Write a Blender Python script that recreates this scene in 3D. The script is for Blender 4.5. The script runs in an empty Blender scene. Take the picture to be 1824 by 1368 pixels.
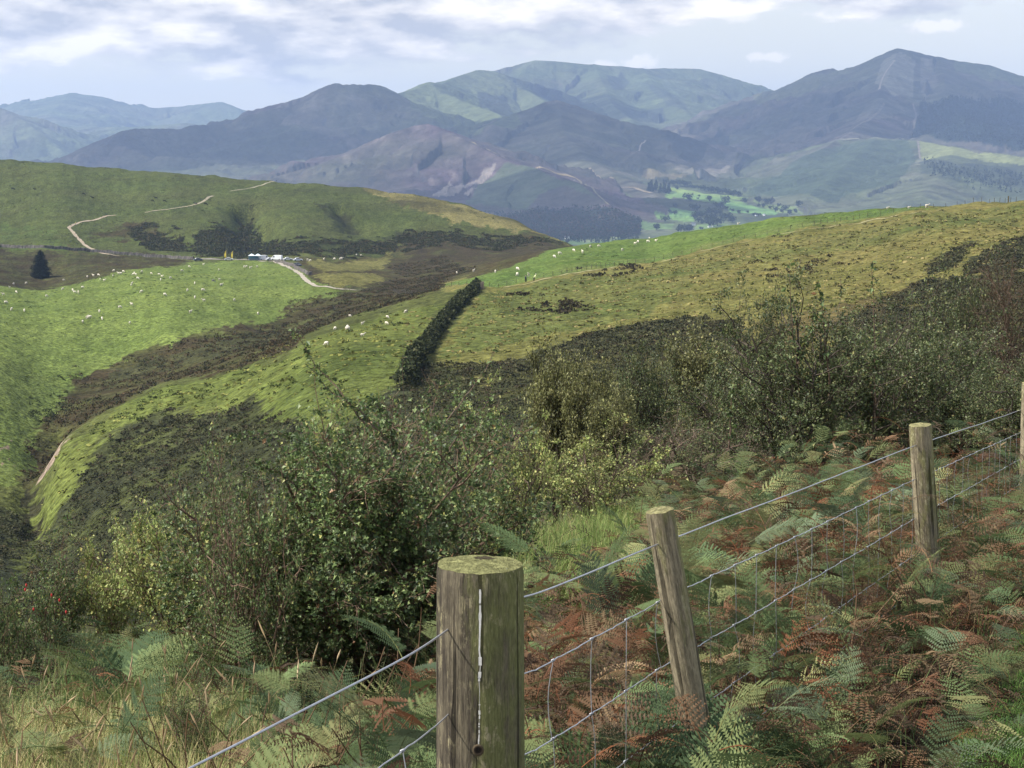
import bpy, math, random
import numpy as np
from mathutils import Vector, Matrix
R = math.radians
scene = bpy.context.scene
COL = scene.collection
rng = np.random.default_rng(7)

# ------------------------------------------------------------------ tagging
def tag(o, label=None, cat=None, group=None, kind=None):
    if label: o['label'] = label
    if cat: o['category'] = cat
    if group: o['group'] = group
    if kind: o['kind'] = kind
    return o
def empty(name, loc, label, cat, group=None, rz=0.0):
    o = bpy.data.objects.new(name, None); COL.objects.link(o)
    o.empty_display_size = .1
    o.location = loc; o.rotation_euler = (0, 0, rz)
    return tag(o, label, cat, group)
def link(name, me, parent=None, loc=None, rz=0.0, scale=None):
    o = bpy.data.objects.new(name, me); COL.objects.link(o)
    if parent: o.parent = parent
    if loc is not None: o.location = loc
    if rz: o.rotation_euler = (0, 0, rz)
    if scale is not None: o.scale = (scale,)*3 if np.isscalar(scale) else scale
    return o
def copy_tree(o, parent=None):
    c = o.copy(); COL.objects.link(c); c.parent = parent
    for ch in list(o.children): copy_tree(ch, c)
    return c

# ------------------------------------------------------------------ meshes
def mk(name, V, quads=None, tris=None, col=None, mat=None, smooth=False, attrs=None):
    V = np.asarray(V, np.float32).reshape(-1, 3)
    q = np.asarray(quads if quads is not None else [], np.int32).reshape(-1, 4)
    t = np.asarray(tris if tris is not None else [], np.int32).reshape(-1, 3)
    me = bpy.data.meshes.new(name)
    me.vertices.add(len(V)); me.vertices.foreach_set('co', V.ravel())
    nl = q.size + t.size
    me.loops.add(nl); me.loops.foreach_set('vertex_index', np.concatenate([q.ravel(), t.ravel()]).astype(np.int32))
    me.polygons.add(len(q) + len(t))
    st = np.concatenate([np.arange(len(q))*4, q.size + np.arange(len(t))*3]).astype(np.int32)
    me.polygons.foreach_set('loop_start', st)
    me.update(calc_edges=True)
    if col is not None:
        col = np.asarray(col, np.float32)
        if col.shape[1] == 3: col = np.hstack([col, np.ones((len(col), 1), np.float32)])
        a = me.color_attributes.new('Col', 'FLOAT_COLOR', 'POINT'); a.data.foreach_set('color', col.ravel())
    for k, v in (attrs or {}).items():
        a = me.attributes.new(k, 'FLOAT', 'POINT'); a.data.foreach_set('value', np.asarray(v, np.float32).ravel())
    me.polygons.foreach_set('use_smooth', np.full(len(me.polygons), bool(smooth)))
    if mat: me.materials.append(mat)
    return me

class MB:
    """collects pieces for one mesh"""
    def __init__(s): s.V=[]; s.Q=[]; s.T=[]; s.C=[]; s.n=0
    def add(s, V, q=None, t=None, c=(1,1,1)):
        V = np.asarray(V, float).reshape(-1,3)
        if q is not None and len(q): s.Q.append(np.asarray(q, int).reshape(-1,4)+s.n)
        if t is not None and len(t): s.T.append(np.asarray(t, int).reshape(-1,3)+s.n)
        c = np.asarray(c, float)
        s.C.append(np.tile(c, (len(V),1)) if c.ndim == 1 else c)
        s.V.append(V); s.n += len(V)
    def mesh(s, name, mat=None, smooth=False):
        return mk(name, np.concatenate(s.V), np.concatenate(s.Q) if s.Q else None,
                  np.concatenate(s.T) if s.T else None, np.concatenate(s.C), mat, smooth)

def tubes(P, Rr, k=3):
    """P (B,n,3) polylines, Rr (B,n) radii -> V, quads (open ended)"""
    B, n, _ = P.shape
    T = np.gradient(P, axis=1); T /= np.linalg.norm(T, axis=2, keepdims=True)+1e-9
    ref = np.where(np.abs(T[..., 2:3]) > .9, np.array([1., 0, 0]), np.array([0, 0, 1.]))
    A = np.cross(T, ref); A /= np.linalg.norm(A, axis=2, keepdims=True)+1e-9
    Bn = np.cross(T, A)
    ang = np.arange(k)/k*2*np.pi
    V = P[:, :, None, :] + Rr[:, :, None, None]*(A[:, :, None, :]*np.cos(ang)[None, None, :, None] + Bn[:, :, None, :]*np.sin(ang)[None, None, :, None])
    idx = np.arange(B*n*k).reshape(B, n, k)
    a = idx[:, :-1, :]; b = np.roll(idx, -1, axis=2)[:, :-1, :]
    c = np.roll(idx, -1, axis=2)[:, 1:, :]; d = idx[:, 1:, :]
    return V.reshape(-1, 3), np.stack([a, b, c, d], -1).reshape(-1, 4)

def box(cx, cy, cz, sx, sy, sz):
    V = np.array([[x, y, z] for x in (-.5, .5) for y in (-.5, .5) for z in (-.5, .5)])*[sx, sy, sz]+[cx, cy, cz]
    return V, [[0,1,3,2],[4,6,7,5],[0,4,5,1],[2,3,7,6],[0,2,6,4],[1,5,7,3]]

# ------------------------------------------------------------------ noise
_perm = np.random.default_rng(3).permutation(4096)
_grad = np.random.default_rng(4).uniform(0, 2*np.pi, 4096)
_gx, _gy = np.cos(_grad), np.sin(_grad)
def perlin(x, y, seed=0):
    x = np.asarray(x, float)+seed*37.17; y = np.asarray(y, float)+seed*91.7
    xi = np.floor(x).astype(int); yi = np.floor(y).astype(int); xf = x-xi; yf = y-yi
    u = xf*xf*xf*(xf*(xf*6-15)+10); v = yf*yf*yf*(yf*(yf*6-15)+10)
    def g(ix, iy, fx, fy):
        h = _perm[(ix+_perm[iy & 4095]) & 4095]; return _gx[h]*fx+_gy[h]*fy
    a = g(xi, yi, xf, yf); b = g(xi+1, yi, xf-1, yf); c = g(xi, yi+1, xf, yf-1); d = g(xi+1, yi+1, xf-1, yf-1)
    return ((a+(b-a)*u)+((c+(d-c)*u)-(a+(b-a)*u))*v)*1.5
def fbm(x, y, oct=4, seed=0, gain=.5, ridged=False):
    s = np.zeros(np.broadcast(x, y).shape); a = 1.; tot = 0
    for o in range(oct):
        n = perlin(x*2**o, y*2**o, seed+o*5)
        if ridged: n = 1-2*np.abs(n)
        s += a*n; tot += a; a *= gain
    return s/tot

# ------------------------------------------------------------------ camera: eye at the origin, looking along +Y and a little down
F = 3190.0; PITCH = math.atan(404/F); CP, SP = math.cos(PITCH), math.sin(PITCH)
cam = bpy.data.cameras.new('camera'); cam.sensor_width = 36; cam.lens = F/1824*36
cam.clip_start = .05; cam.clip_end = 60000
co = bpy.data.objects.new('camera', cam); COL.objects.link(co)
co.rotation_euler = (math.pi/2-PITCH, 0, 0); scene.camera = co
def ray(px, py):
    """bearing u = X/Y and gradient s = Z/Y of a sight line"""
    cx = (np.asarray(px, float)-912)/F; cy = -(np.asarray(py, float)-684)/F
    Y = CP+SP*cy
    return cx/Y, (-SP+CP*cy)/Y
def grad_of(py): return ray(912, py)[1]
def at(px, py, d):
    u, s = ray(px, py); return np.array([u*d, d, s*d])

# ------------------------------------------------------------------ height fields on a bearing / log-distance grid
class Field:
    def __init__(s, u, w, Z):
        s.u, s.w, s.Z = u, w, Z            # Z (nw, nu)
    def height(s, X, Y):
        X = np.asarray(X, float); Y = np.asarray(Y, float)
        uu = X/Y; ww = np.log(Y)
        fi = np.clip(np.interp(uu, s.u, np.arange(len(s.u))), 0, len(s.u)-1.001)
        fj = np.clip(np.interp(ww, s.w, np.arange(len(s.w))), 0, len(s.w)-1.001)
        i = fi.astype(int); j = fj.astype(int); a = fi-i; b = fj-j
        Z = s.Z
        return (Z[j, i]*(1-a)+Z[j, i+1]*a)*(1-b)+(Z[j+1, i]*(1-a)+Z[j+1, i+1]*a)*b
    def hit(s, px, py, dmin=0):
        """world point where a sight line first meets the ground"""
        u, sl = ray(px, py)
        d = np.exp(s.w); d = np.exp(np.linspace(s.w[0], s.w[-1], len(s.w)*3))
        z = s.height(u*d, d)
        ok = np.where((z/d >= sl) & (d >= dmin))[0]
        k = ok[0] if len(ok) else np.argmax(np.where(d >= dmin, z/d, -9))
        return np.array([u*d[k], d[k], z[k]])

def in_poly(x, y, poly):
    p = np.asarray(poly, float); inside = np.zeros(x.shape, bool)
    m = (x >= p[:, 0].min()) & (x <= p[:, 0].max()) & (y >= p[:, 1].min()) & (y <= p[:, 1].max())
    xs, ys = x[m], y[m]; r = np.zeros(xs.shape, bool)
    for (x1, y1), (x2, y2) in zip(p, np.roll(p, -1, axis=0)):
        if y1 == y2: continue
        c = ((y1 > ys) != (y2 > ys)) & (xs < (x2-x1)*(ys-y1)/(y2-y1)+x1)
        r ^= c
    inside[m] = r
    return inside

def tps(ctrl, vals, smooth=1e-3):
    n = len(ctrl); d = np.linalg.norm(ctrl[:, None]-ctrl[None], axis=2)
    K = np.where(d > 0, d*d*np.log(d+1e-12), 0)+np.eye(n)*smooth
    Pm = np.hstack([np.ones((n, 1)), ctrl])
    A = np.block([[K, Pm], [Pm.T, np.zeros((3, 3))]])
    sol = np.linalg.solve(A, np.concatenate([vals, np.zeros(3)]))
    def f(q):
        out = np.empty(len(q))
        for k in range(0, len(q), 20000):
            qq = q[k:k+20000]; dd = np.linalg.norm(qq[:, None]-ctrl[None], axis=2)
            out[k:k+20000] = np.where(dd > 0, dd*dd*np.log(dd+1e-12), 0)@sol[:n]+sol[n]+qq@sol[n+1:]
        return out
    return f
# ================================================================== near ground: fence bank, valley, pastures, the hill behind
U_OF = lambda px: (px-912)/F
near_px = np.array([-700, 0, 650, 1175, 1640, 1900, 2600])
near_tab = {  # distance: ground height below the eye at those bearings
 1:   [-1.75,-1.72,-1.7,-1.7,-1.7,-1.7,-1.7], 1.5:[-1.85,-1.78,-1.75,-1.72,-1.7,-1.7,-1.7],
 2.2: [-2.0,-1.9,-1.88,-1.85,-1.8,-1.78,-1.75], 3:[-2.2,-2.1,-2.05,-2.0,-1.95,-1.9,-1.85],
 4:   [-2.45,-2.3,-2.2,-2.12,-2.0,-2.0,-1.95], 5.3:[-2.6,-2.45,-2.35,-2.25,-2.15,-2.1,-2.0],
 7:   [-2.9,-2.75,-2.6,-2.4,-2.3,-2.25,-2.1], 9.4:[-3.4,-3.15,-2.95,-2.65,-2.48,-2.4,-2.2],
 12:  [-3.9,-3.6,-3.3,-3.0,-2.75,-2.65,-2.4], 16:[-4.7,-4.3,-3.8,-3.5,-3.1,-3.0,-2.7],
 20:  [-5.8,-5.3,-4.8,-4.1,-3.7,-3.4,-3.0], 26:[-7.8,-7.2,-6.5,-5.2,-4.5,-4.1,-3.6],
 35:  [-11,-10,-9,-6.8,-5.8,-5.2,-4.5], 60:[-18,-17,-15,-10.5,-9,-8.2,-7], 100:[-27,-25.5,-19.5,-14.5,-12.5,-11.5,-10]}
ctrl = []
for d, zs in near_tab.items():
    for px, z in zip(near_px, zs): ctrl.append((U_OF(px), d, z/d))
far = """0,1000,190 300,950,150 650,800,150
720,690,190 850,510,400 800,565,300 760,620,245
600,640,230 500,680,235 400,740,235 300,850,205 200,900,205 120,950,212 60,900,238 30,945,222 0,700,335 0,850,258 0,930,225
500,610,320 300,690,290 200,740,270 110,790,258 60,850,250
180,700,375 300,650,410 500,588,480 700,520,580 900,458,790 110,760,322 75,820,279
300,600,440 0,600,430 0,520,580 300,495,640 0,508,640 200,487,690 150,560,500 450,530,560
460,466,820 500,480,700 600,462,860 600,490,640 640,510,590
73,497,745 73,455,830 200,470,800 330,462,850 0,450,840
100,442,870 300,440,920 700,440,960 900,442,960 1000,439,1000
200,380,1070 400,380,1070 650,380,1090 850,400,1070 0,380,1080 450,420,960 200,420,960
900,490,490 1100,445,590 1150,455,540 860,514,405 1000,490,430 1240,450,470 1450,405,480 1650,375,470
1020,441,760 
1000,560,300 1200,500,350 1500,470,340 1700,430,340 1824,400,385 1600,520,250 1824,500,235 1400,570,200 1200,570,255 1000,640,210
900,650,212 900,720,165 1100,680,152 1300,640,150 1824,420,330 2200,480,220 2200,400,350 -400,620,400 -400,520,560 -400,820,270 -700,620,400 -400,440,850"""
for t in far.split():
    px, py, d = map(float, t.split(',')); u, s = ray(px, py); ctrl.append((float(u), d, float(s)))
# the crests, and behind them the ground falling into the deep valley
def crest(pts, k):
    pts = np.array(pts, float)
    for px in np.arange(pts[0, 0], pts[-1, 0]+1, 90):
        py = np.interp(px, pts[:, 0], pts[:, 1]); d = np.interp(px, pts[:, 0], pts[:, 2]); u, s = ray(px, py); u = float(u); s = float(s); z = s*d
        ctrl.append((u, d, s)); ctrl.append((u, d*.93, s-.0035))
        ctrl.append((u, d*k[0], (z-k[1])/(d*k[0]))); ctrl.append((u, d*k[2], k[3]/(d*k[2])))
crest([(-700,262,1450),(-300,268,1400),(0,283,1350),(125,292,1340),(250,303,1330),(370,312,1315),(480,322,1300),(590,329,1285),(700,340,1270),(780,352,1240),(850,370,1210),(900,385,1175),(950,405,1140),(1020,436,1070)], (1.2,45,1.6,-175))
crest([(1120,425,700),(1240,410,650),(1400,385,600),(1580,370,560),(1700,364,520),(1800,357,480),(1900,354,460),(2100,345,440),(2600,330,420)], (1.25,22,2.0,-115))
ctrl = np.array(ctrl)
KU = 7.0
q = np.stack([ctrl[:, 0]*KU, np.log(ctrl[:, 1])], 1)
fN = tps(q, ctrl[:, 2], 2e-4)
uc = np.linspace(-.55, .55, 150); wc = np.linspace(0, math.log(3300), 240)
Sg = fN(np.stack(np.meshgrid(uc*KU, wc, indexing='xy'), -1).reshape(-1, 2)).reshape(len(wc), len(uc))
U = np.unique(np.concatenate([np.linspace(-.55, -.32, 50), np.linspace(-.32, .32, 760), np.linspace(.32, .55, 50)]))
W = np.unique(np.concatenate([np.linspace(0, math.log(60), 260), np.linspace(math.log(60), math.log(1420), 640), np.linspace(math.log(1420), math.log(3300), 40)]))
fi = np.clip(np.interp(U, uc, np.arange(len(uc))), 0, len(uc)-1.001); fj = np.clip(np.interp(W, wc, np.arange(len(wc))), 0, len(wc)-1.001)
# smooth (cubic) upsampling of the coarse spline
def cub(A, f):
    i = f.astype(int); t = (f-i)[:, None]
    g = lambda k: A[np.clip(i+k, 0, len(A)-1)]
    p0, p1, p2, p3 = g(-1), g(0), g(1), g(2)
    return p1+.5*t*(p2-p0+t*(2*p0-5*p1+4*p2-p3+t*(3*(p1-p2)+p3-p0)))
S = cub(cub(Sg, fj).T, fi).T
UU, WW = np.meshgrid(U, W); DD = np.exp(WW); XX = UU*DD; YY = DD
ZZ = S*DD
floor_z = -216.0
ZZ = np.where(DD > 1450, np.maximum(ZZ, floor_z), ZZ)
ZZ = np.where(DD > 2000, ZZ+(floor_z-ZZ)*np.clip((DD-2000)/900, 0, 1), ZZ)
base_Z = ZZ.copy()
# bumps: tussocks close by, terracettes on the slopes
amp = np.interp(DD, [1, 6, 20, 60, 150, 400, 1300, 3300], [.015, .04, .08, .16, .22, .45, 1.1, 3])
ZZ = ZZ+amp*fbm(XX/np.maximum(amp*9, .4), YY/np.maximum(amp*9, .4), 4, 1)*.9
far_m = np.clip((DD-120)/100, 0, 1)
ZZ = ZZ+far_m*(.7*np.clip((1000-DD)/300, .3, 1)*fbm(XX/42, YY/42, 3, 9)+.32*fbm(XX/9, YY/9, 2, 11))
_F0 = Field(U, W, base_Z)
def carve(txt, depth, width, dmin):
    global ZZ
    P = [_F0.hit(*map(float, t.split(',')), dmin) for t in txt.split()]; best_ = np.full(ZZ.shape, 1e9); m = (np.abs(YY-np.mean([p[1] for p in P])) < 300)
    for k, (a, b) in enumerate(zip(P[:-1], P[1:])):
        e = b-a; t = np.clip(((XX[m]-a[0])*e[0]+(YY[m]-a[1])*e[1])/(e[0]**2+e[1]**2), 0, 1); dd_ = np.hypot(XX[m]-a[0]-t*e[0], YY[m]-a[1]-t*e[1])/(.45+.55*(k+t)/(len(P)-1)); best_[m] = np.minimum(best_[m], dd_)
    ZZ = ZZ-depth*np.exp(-(best_/width)**2)
carve('437,368 436,385 440,402 452,420 460,440', 11, 16, 850); carve('600,366 622,388 634,412', 5, 10, 850); carve('470,392 455,415', 5, 9, 850); carve('250,404 300,420 345,440', 3, 14, 850)
carve('62,955 60,905 58,860 75,815 115,768', 2.0, 3.5, 200)
NEAR = Field(U, W, ZZ)
NEAR0 = Field(U, W, base_Z)
def pl(px, py, dmin=60):
    h = NEAR0.hit(px, py, dmin); return (h[0]/h[1], math.log(h[1]))
def poly(txt, dmin=60):
    return [pl(*map(float, t.split(',')), dmin) for t in txt.split()]
def ground(x, y): return float(NEAR.height(x, y))

C = np.empty(ZZ.shape+(3,)); C[:] = (.085, .10, .030)
FX0 = lambda d: -1.79+.4186*d
warp = .0042*fbm(XX/np.maximum(DD*.012, .5), YY/np.maximum(DD*.03, 1), 4, 21)
warpw = .05*fbm(XX/np.maximum(DD*.02, .5), YY/np.maximum(DD*.05, 1), 4, 25)
rag = np.clip(DD/60-1, 0, 1)
PU = UU+warp+rag*(.0045*fbm(XX/9, YY/14, 4, 22, .7)+2.2/np.maximum(DD, 100)*perlin(XX/2.1, YY/4.2, 23)); PW = WW+warpw+rag*(.05*fbm(XX/12, YY/20, 4, 26, .7)+4/np.maximum(DD, 100)*perlin(XX/2.3, YY/4.5, 27))
MOT = np.clip(.75+1.1*fbm(XX/14, YY/22, 4, 29, .65), .15, 1)
def paint(pts, c, soft=1.0, mot=False):
    m = in_poly(PU, PW, pts); k_ = (MOT[m][:, None] if mot else 1)*soft; C[m] = C[m]*(1-k_)+np.array(c)*k_
    return m
HILL = (.075, .096, .027); BROWN = (.048, .038, .018); FIELD = (.138, .190, .046); OLIVE = (.125, .155, .036); TAN = (.19, .165, .056); DARK = (.040, .044, .020)
C[YY > 0] = (.085, .10, .03)
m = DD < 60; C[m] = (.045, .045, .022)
m = (DD < 15) & (XX > FX0(YY)-3.4) & (XX < FX0(YY)+.55); C[m] = (.034, .023, .015)  # litter under the ferns, colour darkened for the shaded gaps
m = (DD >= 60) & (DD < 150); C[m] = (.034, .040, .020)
paint(poly('1020,440 1240,410 1500,380 1824,356 2400,345 2400,700 1500,760 1000,720 760,640 860,515'), (.150, .150, .044))
for t in ['1150,470 1400,430 1650,380 1824,360 1824,400 1600,430 1350,465 1200,500', '860,520 1000,495 1150,478 1250,500 1150,560 1000,590 900,610 790,635']:
    paint(poly(t), (.105, .13, .036))
hill = in_poly(PU, WW, [(-.6, math.log(870)), (-.2, math.log(860)), (.04, math.log(880)), (.04, 9), (-.6, 9)]); C[hill] = HILL
paint(poly('640,336 760,352 870,380 1000,426 1010,434 960,418 850,402 760,380 690,362'), (.23, .205, .078))
paint(poly('620,333 720,345 860,374 980,420 900,405 800,385 700,352'), (.21, .19, .07), .7)
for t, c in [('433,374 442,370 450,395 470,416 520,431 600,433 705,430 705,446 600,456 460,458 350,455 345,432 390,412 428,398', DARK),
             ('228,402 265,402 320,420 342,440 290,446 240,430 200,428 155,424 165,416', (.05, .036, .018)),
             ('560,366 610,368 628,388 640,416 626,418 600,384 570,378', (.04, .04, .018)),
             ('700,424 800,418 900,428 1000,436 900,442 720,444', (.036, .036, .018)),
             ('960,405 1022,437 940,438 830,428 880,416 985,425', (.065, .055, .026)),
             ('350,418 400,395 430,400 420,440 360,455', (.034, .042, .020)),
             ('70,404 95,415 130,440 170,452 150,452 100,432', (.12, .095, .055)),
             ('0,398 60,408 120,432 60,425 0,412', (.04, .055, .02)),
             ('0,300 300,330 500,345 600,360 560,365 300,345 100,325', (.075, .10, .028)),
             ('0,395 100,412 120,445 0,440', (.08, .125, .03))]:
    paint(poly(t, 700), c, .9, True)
paint(poly('-300,440 0,445 150,450 300,458 345,466 200,490 0,510 -300,530', 600), BROWN, 1, True)
paint(poly('-600,530 0,509 200,488 340,468 470,463 520,475 560,505 620,518 540,545 500,572 400,597 300,622 215,642 150,667 125,705 65,775 45,830 0,870 -300,880 -600,700'), FIELD)
paint(poly('0,640 80,660 130,700 60,775 45,830 0,860 -300,860 -300,640'), (.125, .165, .045), .6)
paint(poly('-300,900 0,940 30,1010 400,1080 -300,1100', 60), (.034, .040, .020))
paint(poly('520,462 700,456 690,440 900,440 1020,438 960,457 900,480 830,496 780,515 640,520 560,505'), (.062, .048, .024), 1, True)
for t in ['545,466 700,458 688,474 620,484 570,482', '560,492 670,489 682,500 645,515 590,510', '780,506 830,494 860,500 850,512 790,520']:
    paint(poly(t), (.17, .165, .052))
paint(poly('720,445 1000,438 960,452 860,468 720,475', 560), (.05, .04, .022), 1, True)
paint(poly('130,667 215,642 300,622 500,575 512,545 640,522 720,492 690,474 790,460 850,478 790,500 780,520 700,547 600,572 540,600 520,625 450,647 370,667 280,687 220,717 150,757 100,792 62,850 38,845 60,772 112,708'), (.058, .046, .023), 1, True)
for t in ['300,640 380,612 500,590 470,612 380,640 310,660', '180,668 260,650 330,648 240,680 180,700']:
    paint(poly(t), (.058, .062, .026), .8)
paint(poly('780,512 830,497 900,480 960,457 1020,439 1240,409 1400,384 1600,368 1660,374 1450,406 1240,447 1000,491 870,513'), (.105, .165, .038))
paint(poly('790,538 700,560 560,602 500,642 380,672 260,702 200,742 110,802 60,880 62,935 110,900 150,830 200,770 300,732 450,720 520,757 560,775 640,742 712,690 742,622'), (.118, .15, .036))
paint(poly('560,640 700,600 735,610 705,690 640,740 560,770 500,745 520,690'), (.088, .118, .030), .6)  # soft shadow painted into the green of the lower field
paint(poly('68,832 88,806 112,784 106,796 84,824 72,834'), (.33, .255, .20))
for t in ['0,818 16,822 10,832 0,832', '0,782 14,784 8,796 0,796']: paint(poly(t), (.25, .19, .14))
paint(poly('40,845 62,850 70,900 62,950 46,930'), (.04, .04, .02))
GORSE = [poly(t) for t in [
 '62,965 112,905 142,850 175,800 230,765 300,742 440,726 520,756 560,792 620,762 705,700 722,655 790,652 930,642 1010,612 1130,572 1220,562 1310,572 1332,620 1300,700 1200,760 1000,800 750,900 500,1000 300,1060 0,1110',
 '1480,575 1600,522 1640,497 1824,490 2100,480 2100,640 1500,680', '1650,480 1690,452 1735,432 1745,436 1700,468 1665,490', '1715,470 1824,420 2000,400 2000,480 1720,486',
 '-300,905 0,905 60,925 70,965 0,1010 -300,1010']]
for g in GORSE: paint(g, (.040, .044, .023), .95, True)
paint(poly('1380,575 1500,540 1640,500 1640,530 1500,590 1400,620'), (.085, .062, .03), .75)
# fine, place-fixed colour variation of the sward
v1 = fbm(XX/np.maximum(DD*.02, 1.2), YY/np.maximum(DD*.06, 2.5), 4, 31); v2 = fbm(XX/60, YY/60, 3, 35); v3 = fbm(XX/11, YY/16, 3, 37)
vv = np.clip(1+.30*v1+.22*v2+.28*v3, .45, 1.7)[..., None]
tint = np.clip(.5+1.0*v2+.7*v3, 0, 1)[..., None]*np.clip((DD-60)/60, 0, 1)[..., None]
C2 = C*vv
lum = C.mean(-1, keepdims=True)
grassy = np.clip((lum-.05)/.04, 0, 1)
right = np.clip((UU-.0)/.08, 0, 1)[..., None]*np.clip((560-DD)/60, 0, 1)[..., None]
C2 = C2*(1-.55*tint*grassy*(.25+.75*right))+np.array([.21, .165, .062])*(.55*tint*grassy*(.25+.75*right))
hl = (hill[..., None]*np.clip(.35+1.6*fbm(XX/45, YY/60, 5, 41), 0, 1)[..., None]*grassy*.95)
C2 = C2*(1-hl)+np.array([.07, .066, .027])*hl
C2 = C2*np.where(DD > 60, 1+.5*np.clip(fbm(XX/4.5, YY/7, 3, 47), -.7, .9)*(1-.5*(C2[..., 1] > .16)), 1)[..., None]
C2 = np.clip(C2*np.where(DD > 60, .74, 1.0)[..., None], .008, .5)

nu, nw = len(U), len(W)
idx = np.arange(nu*nw).reshape(nw, nu)
quads = np.stack([idx[:-1, :-1], idx[:-1, 1:], idx[1:, 1:], idx[1:, :-1]], -1).reshape(-1, 4)

def N(nt, typ, **kw):
    n = nt.nodes.new(typ)
    for k, v in kw.items():
        if k in n.inputs: n.inputs[k].default_value = v
        else: setattr(n, k, v)
    return n
def new_mat(name):
    m = bpy.data.materials.new(name); m.use_nodes = True; nt = m.node_tree
    b = nt.nodes['Principled BSDF']; return m, nt, b
def col_mat(name, rough=.8, spec=.2, transl=0.0, var=0.0, vscale=5.0, bump=0.0, bscale=5.0, bdist=.05, metal=0.0, varz=1.0, coat=0.0):
    m, nt, b = new_mat(name); L = nt.links
    a = N(nt, 'ShaderNodeVertexColor', layer_name='Col')
    src = a.outputs['Color']
    geo = N(nt, 'ShaderNodeNewGeometry'); mp = N(nt, 'ShaderNodeMapping'); mp.inputs['Scale'].default_value = (1, 1, varz)
    L.new(geo.outputs['Position'], mp.inputs['Vector'])
    if var:
        n = N(nt, 'ShaderNodeTexNoise', Scale=vscale, Detail=5.0, Roughness=.65); L.new(mp.outputs[0], n.inputs['Vector'])
        r = N(nt, 'ShaderNodeMapRange'); r.inputs['From Min'].default_value = .3; r.inputs['From Max'].default_value = .7
        r.inputs['To Min'].default_value = 1-var; r.inputs['To Max'].default_value = 1+var; L.new(n.outputs[0], r.inputs['Value'])
        mx = N(nt, 'ShaderNodeVectorMath', operation='SCALE'); L.new(src, mx.inputs[0]); L.new(r.outputs[0], mx.inputs['Scale']); src = mx.outputs[0]
    L.new(src, b.inputs['Base Color'])
    b.inputs['Roughness'].default_value = rough; b.inputs['Specular IOR Level'].default_value = spec; b.inputs['Metallic'].default_value = metal
    if bump:
        n = N(nt, 'ShaderNodeTexNoise', Scale=bscale, Detail=4.0, Roughness=.6); L.new(mp.outputs[0], n.inputs['Vector'])
        bp = N(nt, 'ShaderNodeBump', Strength=bump, Distance=bdist); L.new(n.outputs[0], bp.inputs['Height']); L.new(bp.outputs[0], b.inputs['Normal'])
    if transl:
        t = N(nt, 'ShaderNodeBsdfTranslucent'); L.new(src, t.inputs['Color']); mixs = N(nt, 'ShaderNodeMixShader'); mixs.inputs[0].default_value = transl
        L.new(b.outputs[0], mixs.inputs[1]); L.new(t.outputs[0], mixs.inputs[2]); L.new(mixs.outputs[0], nt.nodes['Material Output'].inputs['Surface'])
    return m
M_ground = col_mat('turf', .95, .04, var=.75, vscale=.9, bump=1.0, bscale=.7, bdist=1.1)
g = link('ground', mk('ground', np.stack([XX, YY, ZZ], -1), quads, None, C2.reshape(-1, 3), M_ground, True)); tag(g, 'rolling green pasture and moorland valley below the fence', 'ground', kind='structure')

# ================================================================== the far fells
ridges = []
def ridge(txt, slope=.5, hz=None, rid=0, hfall=None):
    P = []
    for t in txt.split():
        px, py, d = map(float, t.split(',')); P.append(at(px, py, d))
    ridges.append((np.array(P), slope, rid, hfall))
ridge('-900,215,14800 -700,200,14500 -300,178,14500 -80,188,14500 0,186,14300 60,184,14300 90,172,14200 130,165,14200 165,168,14200 178,170,14200 200,178,14200 207,184,14200 230,186,14200 280,190,14200 330,187,14200 370,183,14100 395,180,14000 412,188,14000 440,203,13800 520,240,13500 640,290,13000', .42, rid=0)
ridge('130,165,14200 90,200,13000 110,225,12200 240,225,11500 330,218,11200', .3, rid=1)
ridge('-500,110,10800 -300,128,10600 -100,165,10500 0,191,10300 40,213,10000 80,242,9700 130,285,9400 160,315,9200', .5, rid=1)
ridge('60,330,6600 118,292,6900 150,266,7000 190,243,7000 220,231,7050 240,227,7100 300,227,7200 323,228,7220 340,221,7250 374,220,7300 408,218,7330 442,204,7360 483,192,7400 510,189,7450 537,179,7500 561,166,7550 578,156,7580 590,148,7600 598,145,7600 610,149,7620 628,148,7650 645,149,7680 660,148,7700 680,151,7750 698,165,7800 740,190,7800 800,225,7600', .62, rid=2)
ridge('690,170,8200 720,162,8300 736,158,8400 766,146,8600 787,148,8800 800,142,9000 811,136,9200 851,123,9500 879,125,9600 892,130,9700 915,145,9500 945,163,9200 975,182,8900 1010,200,8600', .5, rid=3)
ridge('766,146,8600 800,168,8400 850,188,8100 900,207,7700 930,222,7300', .45, rid=3)
ridge('892,130,10600 906,126,10700 933,111,10800 953,106,10800 991,108,10800 1059,115,10800 1110,117,10800 1144,122,10800 1185,120,11200 1204,120,11200 1245,121,11200 1282,131,11200 1316,147,11100 1350,168,10900 1420,215,10500', .5, rid=4)
ridge('1059,115,10800 1075,150,10200 1090,185,9600 1130,215,9000', .45, rid=4)
ridge('1144,122,10800 1165,150,10300 1200,180,9700 1230,205,9300', .4, rid=4)
ridge('1120,262,8300 1150,248,8500 1190,238,8700 1240,228,8900 1300,210,9200 1350,185,9500', .55, rid=4)
ridge('800,262,6600 838,240,7000 860,231,7000 882,220,7000 923,203,7050 955,190,7050 974,180,7100 991,179,7100 1000,186,7100 1011,196,7100 1042,220,7000 1093,250,6900 1144,277,6700 1212,308,6400 1260,330,6000', .52, rid=5)
ridge('991,179,7100 1005,235,6600 1040,278,6200 1090,305,5900 1150,335,5500 1185,355,5200', .42, rid=5)
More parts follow.
